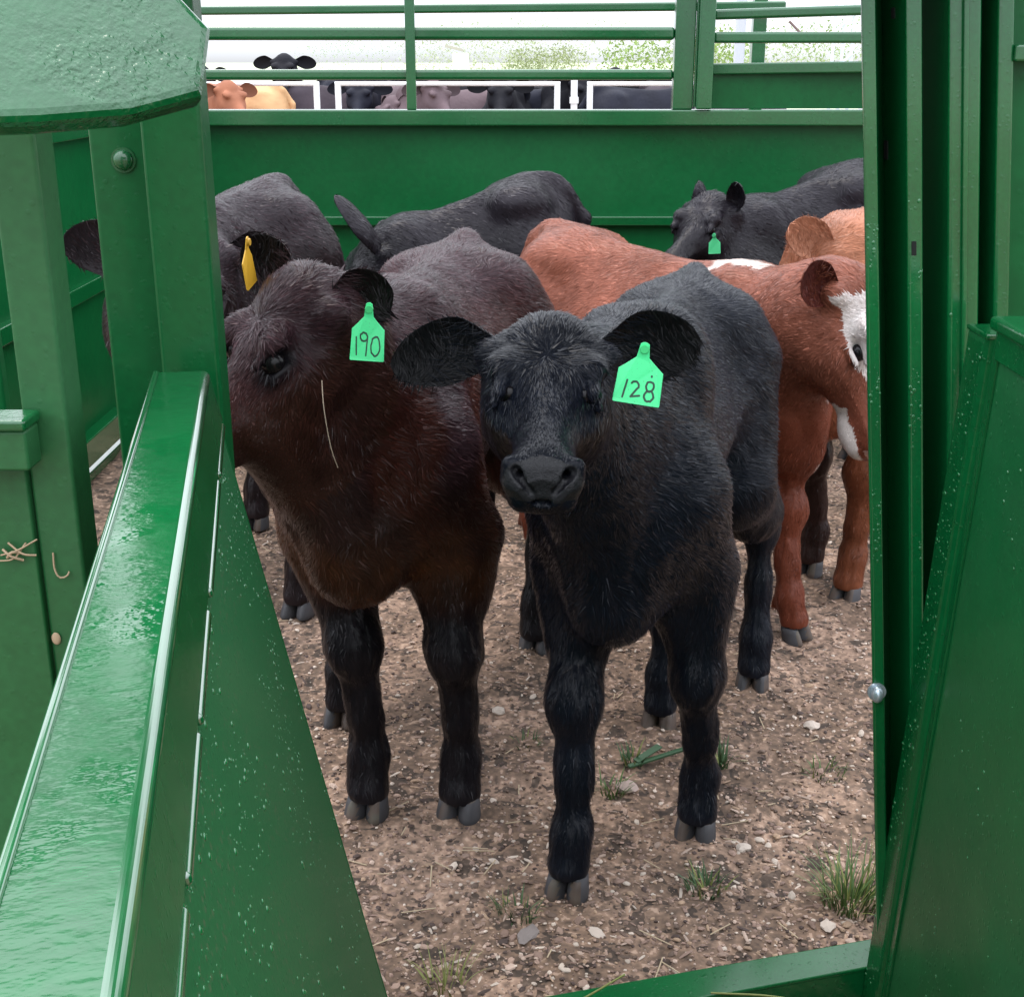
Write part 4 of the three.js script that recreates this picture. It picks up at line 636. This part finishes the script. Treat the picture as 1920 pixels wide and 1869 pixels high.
const c5 = makeCalf({
  label: 'red brown calf with a white face and white patch on its withers', withers: [0.555, 0.845, -2.97], hip: [0.16, 0.892, -3.40],
  feet: { FL: [0.674, -2.785], FR: [0.46, -2.85] }, head: { poll: [0.722, 0.836, -2.72], axis: [0.32, -0.90, 0.28], up: [0.85, 0.35, 0.32], s: 1.1 },
  ears: [{ dir: [0.5, 0.0, -0.8], open: [0.7, 0, 0.4], len: 0.13 }, { dir: [-0.62, 0.42, 0.55], open: [0.35, 0.1, 1], len: 0.125, w: 0.085, cup: 0.035, droop: 0.0 }], earColour: [0.15, 0.045, 0.025], earIn: [0.07, 0.018, 0.014], girth: 1.05, cell: 0.008, headCell: 0.0042, hairs: 140000, liftMax: 0.07, hairLen: 0.011, hairWid: 0.0016, clump: 1.0, tail: true,
  muzzleMat: new THREE.MeshPhysicalMaterial({ color: new THREE.Color().setRGB(0.35, 0.2, 0.17), roughness: 0.4 }),
  colour: (x, y, z, h, i) => {
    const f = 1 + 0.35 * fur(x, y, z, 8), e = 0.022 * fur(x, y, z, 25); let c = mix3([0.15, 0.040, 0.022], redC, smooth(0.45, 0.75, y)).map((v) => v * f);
    const wz = z - i.zW; if (Math.abs(x + e) < 0.05 && wz > -0.10 + e && wz < 0.06 + e && y > 0.72 && fur(x, y, z, 20) > -0.22) c = [0.62, 0.52, 0.47];
    if (h) { if (h[1] > -0.018 + e * 0.6 && h[2] > 0.015 + e) c = [0.62, 0.56, 0.54]; if (h[1] < -0.075 + e * 0.4 && h[1] > -0.125 && h[2] > 0.20 + e) c = [0.55, 0.48, 0.45]; }
    else if (x > 0 && z > i.zW + 0.17 && y < 0.425 + e && y > 0.40 && fur(x, y, z, 14) > 0.05) c = [0.50, 0.40, 0.36];
    return c;
  },
});
const c6 = makeCalf({
  label: 'tan calf at the right rear behind the white-faced calf, ear turned forward', withers: [0.86, 0.945, -3.17], hip: [1.12, 0.975, -3.52],
  feet: { FL: [0.855, -3.02], FR: [0.80, -3.20] }, head: { poll: [0.735, 0.862, -3.14], axis: [-0.42, -0.86, 0.22], up: [-0.75, 0.5, 0.3], s: 0.95 },
  ears: [{ dir: [-0.74, 0.64, 0.22], open: [0.25, -0.1, 1], len: 0.165, w: 0.10, cup: 0.03, droop: 0.015 }, { dir: [-0.2, -0.2, -0.9], open: [-0.7, 0, 0.1], len: 0.13 }], earIn: [0.34, 0.15, 0.09], cell: 0.0085, headCell: 0.005, hairs: 100000, liftMax: 0.07, hairLen: 0.012, hairWid: 0.0018,
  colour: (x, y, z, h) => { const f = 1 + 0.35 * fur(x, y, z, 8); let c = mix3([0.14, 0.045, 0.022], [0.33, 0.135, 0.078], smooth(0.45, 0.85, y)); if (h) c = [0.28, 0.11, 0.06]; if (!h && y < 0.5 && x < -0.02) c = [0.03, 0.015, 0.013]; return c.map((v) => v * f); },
});
const c7 = makeCalf({
  label: 'black calf side on in the far right corner with a green ear tag', withers: [0.74, 0.885, -4.12], hip: [1.10, 0.985, -4.32],
  feet: {}, head: { poll: [0.615, 0.872, -4.04], axis: [-0.55, -0.42, 0.70], up: [-0.2, 0.9, 0.3], s: 0.9 },
  ears: [{ dir: [0.1, 0.75, 0.5], open: [-0.7, 0, 0.6], len: 0.13, w: 0.08, droop: 0 }, { dir: [0.2, 0.75, -0.4], open: [-0.7, 0, -0.4], len: 0.13 }], cell: 0.0085, headCell: 0.0055, hairs: 70000, hairLen: 0.012, hairWid: 0.0019,
  colour: (x, y, z) => mix3([0.011, 0.010, 0.012], [0.020, 0.018, 0.023], smooth(0.7, 0.9, y)).map((v) => v * (1 + 0.4 * fur(x, y, z))),
});
earTag(c7.grp, V(0.605, 0.787, -3.86), V(-0.5, 0.1, 1), 0.1, 0.036, 0.06, null, [0.03, 0.40, 0.15]);
// ------------------------------------------------------------------ the herd in the far pen, behind white pipe panels
{
  const neutral = (x, y, z, h) => [1, 1, 1].map((v) => v * (1 + 0.3 * fur(x, y, z, 6)));
  const hideOf = (c) => new THREE.MeshPhysicalMaterial({ specularIntensity: 0.3, color: new THREE.Color().setRGB(...c), vertexColors: true, roughness: 0.7 });
  const K = { black: hideOf([0.008, 0.008, 0.012]), navy: hideOf([0.012, 0.013, 0.022]), grey: hideOf([0.045, 0.035, 0.045]), mauve: hideOf([0.12, 0.085, 0.095]), red: hideOf([0.30, 0.12, 0.07]), cream: hideOf([0.55, 0.33, 0.17]) };
  const base = { far: true, cell: 0.017, detail: false, lump: 0.003, category: 'cow', name: 'cow', colour: neutral, group: 'cattle in the far pen' };
  const front = (x, z, label, m, hy = 1.10) => { const c = makeCalf({ ...base, label, withers: [x, 1.12, z], hip: [x + 0.12, 1.12, z - 0.62], feet: {}, head: { poll: [x - 0.03, hy, z + 0.38], axis: [0, -0.6, 0.8], up: [0, 0.8, 0.6], s: 1.2 }, ears: [{ dir: [0.95, 0.05, -0.2], open: [0, 0, 1] }, { dir: [-0.95, 0.05, -0.2], open: [0, 0, 1] }] }); c.grp.children[0].material = m; return c.grp; };
  const side = (x, z, label, m) => { const c = makeCalf({ ...base, label, withers: [x - 0.33, 1.10, z], hip: [x + 0.33, 1.12, z - 0.06], feet: {}, head: { poll: [x - 0.70, 1.0, z + 0.05], axis: [-0.8, -0.6, 0.1], up: [-0.6, 0.8, 0], s: 1.2 } }); c.grp.children[0].material = m; return c.grp; };
  const f0 = front(-2.0, -12.4, 'black cow in the far pen with its head raised above the rails', K.black, 1.31);
  const f1 = front(-1.28, -11.9, 'blue black cow in the far pen beside the left gap between white panels', K.navy);
  const s0 = side(-2.45, -11.35, 'cream rumped cow in the far pen behind the left white panel', K.cream);
  const cp = (o, label, m, x, z, turn, y = 1) => { const c = o.clone(); c.name = numbered('cow'); c.userData = { ...o.userData, label }; c.position.set(x, 0, z); c.rotation.y = turn; c.children[0].material = m; c.scale.set(1, y, 1); scene.add(c); return c; };
  cp(f1, 'red cow at the far left of the distant herd', K.red, -2.62, -11.25, 0.5);
  cp(s0, 'dark grey cow standing between the cream cow and white gate', K.grey, -1.65, -12.0, s0.rotation.y + 2.9);
  cp(f1, 'grey cow in the far pen just left of the thin green upright', K.mauve, -0.95, -11.7, 0.4);
  cp(s0, 'mauve grey cow in the far pen just right of the thin green upright', K.mauve, -0.45, -11.8, s0.rotation.y + 0.5, 0.97);
  cp(f1, 'black cow in the far pen left of the pair with green tags', K.black, 0.0, -12.0, -0.2, 1.02);
  cp(f1, 'black cow in the far pen right of centre near the white posts', K.black, 0.32, -12.3, 0.35, 1.03);
  cp(s0, 'dark cow in the far pen standing between the white posts', K.navy, 0.75, -12.2, s0.rotation.y + 0.1);
  cp(s0, 'blue grey cow in the far pen behind the right white panel', K.navy, 1.15, -11.5, s0.rotation.y + 3.3, 0.98);
  cp(f1, 'grey cow at the far right of the distant herd', K.grey, 1.55, -11.8, 0.9);
  cp(s0, 'black cow side on behind the mauve cow, right of the thin green upright', K.black, -0.55, -12.6, s0.rotation.y + 3.0, 1.05);
  cp(s0, 'black cow side on deep in the herd left of the white posts', K.black, 0.2, -13.0, s0.rotation.y + 0.2, 1.08);
  cp(s0, 'navy cow side on between the dark grey cow and the left white gap', K.navy, -1.35, -12.8, s0.rotation.y + 2.8, 1.06);
  cp(f1, 'black cow facing the camera behind the right white panel', K.black, 1.2, -12.5, -0.5, 1.08);
  cp(f1, 'navy cow behind the red and cream cows at far left', K.navy, -3.0, -12.6, 0.3, 1.1);
  const panels = [[-3.9, -1.578, 'white pipe panel at the left in front of the far herd'], [-1.45, 0.395, 'white pipe panel in the middle in front of the far herd'], [0.615, 2.9, 'white pipe panel at the right in front of the far herd']];
  for (const [x0, x1, label] of panels) {
    const g = thing('white_fence', label, 'pipe fence', [(x0 + x1) / 2, 0, -11], 'white pipe panels of the far pen');
    const pipe = (a, b, r) => new THREE.TubeGeometry(new THREE.LineCurve3(V(...a), V(...b)), 1, r, 10);
    for (const y of [1.128, 0.905, 0.68, 0.45, 0.22]) partW('rail', pipe([x0, y, -11], [x1, y, -11], 0.018), M.white, g);
    for (const x of [x0 + 0.024, x1 - 0.024]) partW('post', pipe([x, 0, -11], [x, 1.14, -11], 0.026), M.white, g);
  }
  const gp = thing('pipe_post', 'single white pipe post between the middle and right white panels', 'post', [0.51, 0, -11]);
  partW('pipe', new THREE.CylinderGeometry(0.028, 0.028, 1.25, 14).translate(0.51, 0.6, -11), M.white, gp); partW('collar', new THREE.CylinderGeometry(0.038, 0.038, 0.05, 14).translate(0.51, 1.0, -11), M.white, gp);
}
{ // a thin strand hanging down the brown calf's cheek, chaff on its brow
  const mat = new THREE.MeshStandardMaterial({ color: new THREE.Color().setRGB(0.34, 0.27, 0.2), roughness: 0.7 });
  const o = shade(new THREE.Mesh(new THREE.TubeGeometry(new THREE.CatmullRomCurve3([V(-0.262, 0.885, -1.72), V(-0.258, 0.85, -1.70), V(-0.250, 0.79, -1.70), V(-0.244, 0.762, -1.71)]), 12, 0.0007, 5), mat)); o.name = 'hanging_strand'; tag(o, 'thin pale strand hanging down the cheek of the dark brown calf', 'strand'); scene.add(o);
}
// ------------------------------------------------------------------ litter and grass on the dirt
{
  seed = 5150;
  const chip = (k) => { const g = new THREE.IcosahedronGeometry(1, k === 2 ? 0 : 1), p = g.attributes.position; for (let i = 0; i < p.count; i++) { const x = p.getX(i), y = p.getY(i), z = p.getZ(i), f = 1 + 0.35 * nz(x * 1.7 + k * 9, y * 1.7, z * 1.7); p.setXYZ(i, x * f, y * f, z * f); } g.computeVertexNormals(); return g; };
  const kinds = [[chip(0), 42000, [0.0012, 0.0045], [1, 0.6, 1]], [chip(1), 4200, [0.003, 0.0085], [1.3, 0.45, 0.8]], [chip(2), 8000, [0.002, 0.0085], [1.7, 0.22, 0.45]]];
  const tones = [[0.33, 0.225, 0.175], [0.25, 0.165, 0.13], [0.42, 0.31, 0.25], [0.17, 0.11, 0.085], [0.07, 0.045, 0.038], [0.12, 0.08, 0.06], [0.52, 0.43, 0.36], [0.34, 0.23, 0.155]];
  for (const [g, n, [r0, r1], sc] of kinds) {
    const im = new THREE.InstancedMesh(g, new THREE.MeshStandardMaterial({ roughness: 0.8 }), n), m = new THREE.Matrix4(), q = new THREE.Quaternion(), c = new THREE.Color();
    for (let i = 0; i < n; i++) {
      const dz = 0.9 + 4.0 * rnd() ** 1.9, x = R(-0.62, 0.62) * (0.55 + dz * 0.42) + 0.22, z = -dz - 0.35, r = r0 + (r1 - r0) * rnd() ** 2.5;
      q.setFromEuler(new THREE.Euler(R(-0.35, 0.35), R(0, 6.28), R(-0.35, 0.35))); m.compose(V(x, groundH(x, z) + r * sc[1] * 0.35, z), q, V(r * sc[0], r * sc[1], r * sc[2])); im.setMatrixAt(i, m);
      const t = tones[Math.min(7, Math.floor(rnd() ** 1.25 * 8))], f = R(0.8, 1.2); im.setColorAt(i, c.setRGB(t[0] * f, t[1] * f, t[2] * f));
    }
    im.name = numbered('gravel'); tag(im, null, null, null, 'stuff'); im.userData.label = ['fine crumbs of dirt and gravel strewn over the pen floor', 'rounded pebbles and clods strewn over the pen floor', 'flat wood chips strewn over the pen floor'][kinds.findIndex((k) => k[0] === g)]; im.userData.category = 'gravel'; shade(im); scene.add(im);
  }
  // straws
  const N = 170, gs = [];
  for (let i = 0; i < N; i++) { const dz = 1.0 + 3 * rnd() ** 1.8, x = R(-0.6, 0.6) * (0.6 + dz * 0.4) + 0.2, z = -dz - 0.35, a = R(0, 6.28), L = R(0.015, 0.06), y = groundH(x, z); gs.push(bar([x, y + 0.004, z], [x + Math.cos(a) * L, groundH(x + Math.cos(a) * L, z + Math.sin(a) * L) + 0.006, z + Math.sin(a) * L], 0.0022, 0.0012, 0.0005)); }
  const st = shade(new THREE.Mesh(merge(gs), new THREE.MeshStandardMaterial({ color: new THREE.Color().setRGB(0.42, 0.33, 0.22), roughness: 0.7 }))); st.name = 'straw_litter'; tag(st, 'scattered bits of straw on the pen floor', 'straw', null, 'stuff'); scene.add(st);
  const stoneM = [[0.5, 0.42, 0.36], [0.34, 0.26, 0.23], [0.2, 0.17, 0.16]].map((c) => new THREE.MeshStandardMaterial({ color: new THREE.Color().setRGB(...c), roughness: 0.8 }));
  const stone = (x, z, r, sx, sy, m, label, cat = 'stone') => { const g = chip(0).clone(); g.scale(r * sx, r * sy, r); const o = shade(new THREE.Mesh(g, stoneM[m])); o.name = numbered(cat.replace(' ', '_')); o.position.set(x, groundH(x, z) + r * sy * 0.3, z); o.rotation.y = x * 40; tag(o, label, cat); scene.add(o); };
  stone(-0.028, -2.424, 0.014, 1.1, 0.7, 0, 'pale stone on the dirt between the brown calf and the black calf');
  stone(0.405, -1.919, 0.012, 1.2, 0.6, 0, 'flat pale stone right of the black calf front hooves');
  stone(0.134, -1.688, 0.010, 1.7, 0.3, 0, 'pale wood chip on the dirt near the black calf front hoof', 'wood chip');
  stone(0.025, -1.685, 0.014, 1.7, 0.5, 2, 'grey flat clod on the dirt at the bottom centre', 'clod');
  stone(0.50, -1.70, 0.012, 1.2, 0.5, 0, 'small white stone near the big grass tuft'); stone(0.62, -2.35, 0.016, 1, 0.6, 0, 'pale stone on the dirt beside the right gate post');
  stone(0.215, -2.10, 0.020, 1, 0.5, 1, 'brown stone beside the low grass tuft in the middle of the dirt');
  // grass tufts
  const gm = [[0.075, 0.14, 0.035], [0.05, 0.10, 0.035], [0.20, 0.22, 0.06]].map((c) => new THREE.MeshPhysicalMaterial({ color: new THREE.Color().setRGB(...c), roughness: 0.55, side: THREE.DoubleSide, transmission: 0.0 }));
  const tuft = (x, z, n, h, spread, label, m = 0, w = 0.0032) => {
    const g = thing('grass_tuft', label, 'grass', [x, groundH(x, z) - 0.004, z], 'grass tufts on the dirt'), sets = [[], []];
    for (let i = 0; i < n; i++) {
      const a = R(0, 6.28), r0 = spread * 0.3 * Math.sqrt(rnd()), l = h * R(0.45, 1.1), bend = R(0.25, 1.25), W = w * R(0.6, 1.3), pos = [], idx = [], S = 5; let px = Math.cos(a) * r0, pz = Math.sin(a) * r0, py = 0, th = Math.PI / 2 - R(0, 0.35);
      const da = a + R(-0.8, 0.8), sx = -Math.sin(da), sz = Math.cos(da);
      for (let k = 0; k <= S; k++) { const ww = W * (1 - (k / S) ** 1.6) + 0.0002; pos.push(px - sx * ww / 2, py, pz - sz * ww / 2, px + sx * ww / 2, py, pz + sz * ww / 2); th -= bend / S; const s = l / S; px += Math.cos(da) * Math.cos(th) * s; pz += Math.sin(da) * Math.cos(th) * s; py = Math.max(0.003, py + Math.sin(th) * s); if (k < S) { const b = 2 * k; idx.push(b, b + 2, b + 1, b + 1, b + 2, b + 3); } }
      const q = new THREE.BufferGeometry(); q.setAttribute('position', new THREE.Float32BufferAttribute(pos, 3)); q.setIndex(idx); q.computeVertexNormals(); sets[rnd() < 0.82 ? 0 : 1].push(q);
    }
    part('blades', merge(sets[0]), gm[m], g).userData = { kind: 'stuff' }; if (sets[1].length) part('dry_blades', merge(sets[1]), gm[2], g).userData = { kind: 'stuff' };
  };
  tuft(0.55, -1.765, 150, 0.098, 0.14, 'largest bright grass tuft growing beside the right alley wall', 0);
  tuft(0.322, -1.80, 55, 0.045, 0.11, 'low grass tuft just below the right front hoof of the black calf', 1, 0.004);
  tuft(0.185, -2.09, 40, 0.055, 0.08, 'yellow green grass tuft between the front legs of the black calf', 0, 0.0045);
  tuft(0.405, -2.19, 40, 0.06, 0.06, 'dark grass tuft touching the right foreleg of the black calf', 1, 0.005);
  tuft(0.005, -1.74, 45, 0.04, 0.12, 'sparse grass tuft left of the nearest hoof', 1, 0.003);
  tuft(0.03, -2.29, 30, 0.03, 0.09, 'faint flat grass patch between the two front calves', 1, 0.003);
  tuft(-0.10, -1.56, 34, 0.07, 0.10, 'thin pale grass tuft at the bottom beside the slanted wall', 2, 0.0022);
  tuft(0.60, -2.17, 45, 0.035, 0.14, 'flat pale grass patch by the right gate post', 0, 0.003);
  tuft(0.235, -2.20, 36, 0.05, 0.07, 'small dark grass tuft left of the fallen green stem', 1, 0.005);
  { // long blades crossing the sill
    const g = thing('grass_clump', 'long pale grass stems leaning across the green sill beam', 'grass', [0.45, 0.02, -1.5]), s = (p) => partW('stem', new THREE.TubeGeometry(new THREE.CatmullRomCurve3(p.map((q) => V(...q))), 10, 0.0016, 5), gm[2], g);
    s([[0.20, 0.058, -1.462], [0.30, 0.062, -1.462], [0.42, 0.035, -1.440], [0.50, 0.02, -1.42]]); s([[0.28, 0.060, -1.480], [0.38, 0.060, -1.470], [0.46, 0.045, -1.452], [0.52, 0.03, -1.44]]); s([[0.39, 0.0, -1.44], [0.395, 0.03, -1.44], [0.39, 0.062, -1.445]]); s([[0.02, 0.05, -1.43], [0.09, 0.066, -1.455], [0.16, 0.075, -1.50]]);
  }
  { const o = shade(new THREE.Mesh(merge([bar([0.225, 0.010, -2.175], [0.345, 0.022, -2.225], 0.010, 0.006, 0.002), bar([0.24, 0.016, -2.185], [0.29, 0.03, -2.22], 0.016, 0.003, 0.001)]), new THREE.MeshStandardMaterial({ color: new THREE.Color().setRGB(0.035, 0.09, 0.04), roughness: 0.5 }))); o.name = 'plant_stem'; tag(o, 'fallen dark green stem lying between the front legs of the black calf', 'stem'); scene.add(o); }
}
// ------------------------------------------------------------------ far background
{
  const leafM = (c) => new THREE.MeshStandardMaterial({ color: new THREE.Color().setRGB(...c), roughness: 0.9, side: THREE.DoubleSide });
  seed = 808;
  const tree = (x, z, h, w, label, c, name = 'tree') => {
    const t = thing(name, label, name === 'tree' ? 'tree' : 'bush', [x, 0, z]); part('trunk', new THREE.CylinderGeometry(h * 0.015, h * 0.03, h * 0.6, 7).translate(0, h * 0.3, 0), leafM([0.15, 0.12, 0.1]), t);
    const pos = []; for (let i = 0; i < 2600; i++) { const k = Math.floor(rnd() * 9), cx = w * 0.34 * Math.sin(k * 2.4 + x), cz = w * 0.3 * Math.cos(k * 1.7), cy = h * (0.35 + 0.5 * ((k * 0.37) % 1)), r = w * 0.22 * Math.cbrt(rnd()), a = R(0, 6.28), b = Math.acos(R(-1, 1)), p = V(cx + r * Math.sin(b) * Math.cos(a), cy + r * Math.cos(b) * 0.8, cz + r * Math.sin(b) * Math.sin(a)), s = h * 0.085; for (let q = 0; q < 3; q++) pos.push(p.x + R(-s, s), p.y + R(-s, s), p.z + R(-s, s)); }
    const g = new THREE.BufferGeometry(); g.setAttribute('position', new THREE.Float32BufferAttribute(pos, 3)); g.computeVertexNormals(); part('crown', g, leafM(c), t);
  };
  tree(14.5, -120, 2.6, 13, 'pale green bush on the horizon left of the back post', [0.20, 0.28, 0.08], 'bush'); tree(3.2, -140, 2.0, 9, 'faint grey green bush on the horizon above the middle of the fence', [0.26, 0.30, 0.15], 'bush'); tree(31, -130, 2.4, 22, 'pale bush on the horizon right of the back post', [0.24, 0.31, 0.13], 'bush');
  for (let i = 0; i < 7; i++) tree(R(-75, 75) + (i - 3) * 6, -170 - i * 9, R(1.8, 3.0), R(20, 36), ['wide pale tree clump at the far left of the horizon', 'low hazy tree clump left of the thin green upright', 'pale tree clump near the middle of the horizon', 'hazy tree clump behind the red white-faced calf', 'faint tree clump above the middle white panel', 'pale tree clump right of the tall back post', 'hazy low tree clump at the far right'][i], [0.33 + 0.03 * (i % 3), 0.40, 0.26]);
  const pole = thing('utility_frame', 'faint bent pole with a pale sheet standing far beyond the herd', 'pole', [-4.2, 0, -100]);
  partW('pole', bar([-4.9, 0, -100], [-4.9, 2.45, -100], 0.22, 0.22, 0.02), leafM([0.4, 0.38, 0.33]), pole); partW('arm', bar([-4.95, 2.4, -100], [-3.6, 2.1, -100], 0.2, 0.2, 0.02), leafM([0.4, 0.38, 0.33]), pole); partW('sheet', box(-4.4, -3.2, 0.6, 1.9, -100.1, -100, 0.02), leafM([0.72, 0.74, 0.6]), pole);
  const grey = new THREE.MeshStandardMaterial({ color: new THREE.Color().setRGB(0.55, 0.6, 0.68), roughness: 0.5 });
  const tw = thing('steel_pole', 'pale grey steel pole just right of the back post', 'pole', [3.05, 0, -18]); partW('shaft', new THREE.CylinderGeometry(0.07, 0.07, 4, 14).translate(3.02, 2, -18), grey, tw); partW('pipe', new THREE.CylinderGeometry(0.03, 0.03, 4, 10).translate(3.19, 2, -18), grey, tw);
  const t2 = thing('steel_pole', 'faint pale lattice pole far off behind the right back panel', 'pole', [9, 0, -36]); for (const x of [8.5, 8.75, 9.0]) partW('leg', box(x, x + 0.07, 0, 5, -36.1, -36, 0.01), grey, t2); for (const y of [1, 2, 3, 4]) partW('brace', bar([8.5, y, -36], [9.05, y + 0.5, -36], 0.05, 0.05, 0.01), grey, t2);
  const br = thing('brace_rod', 'dark thin diagonal rod beyond the right back panel', 'rod', [4, 1.5, -16]); partW('rod', bar([3.25, 1.75, -16], [3.52, 1.50, -16], 0.028, 0.028, 0.01), new THREE.MeshStandardMaterial({ color: 0x7a6a66, roughness: 0.7 }), br);
}
renderer.render(scene, camera);
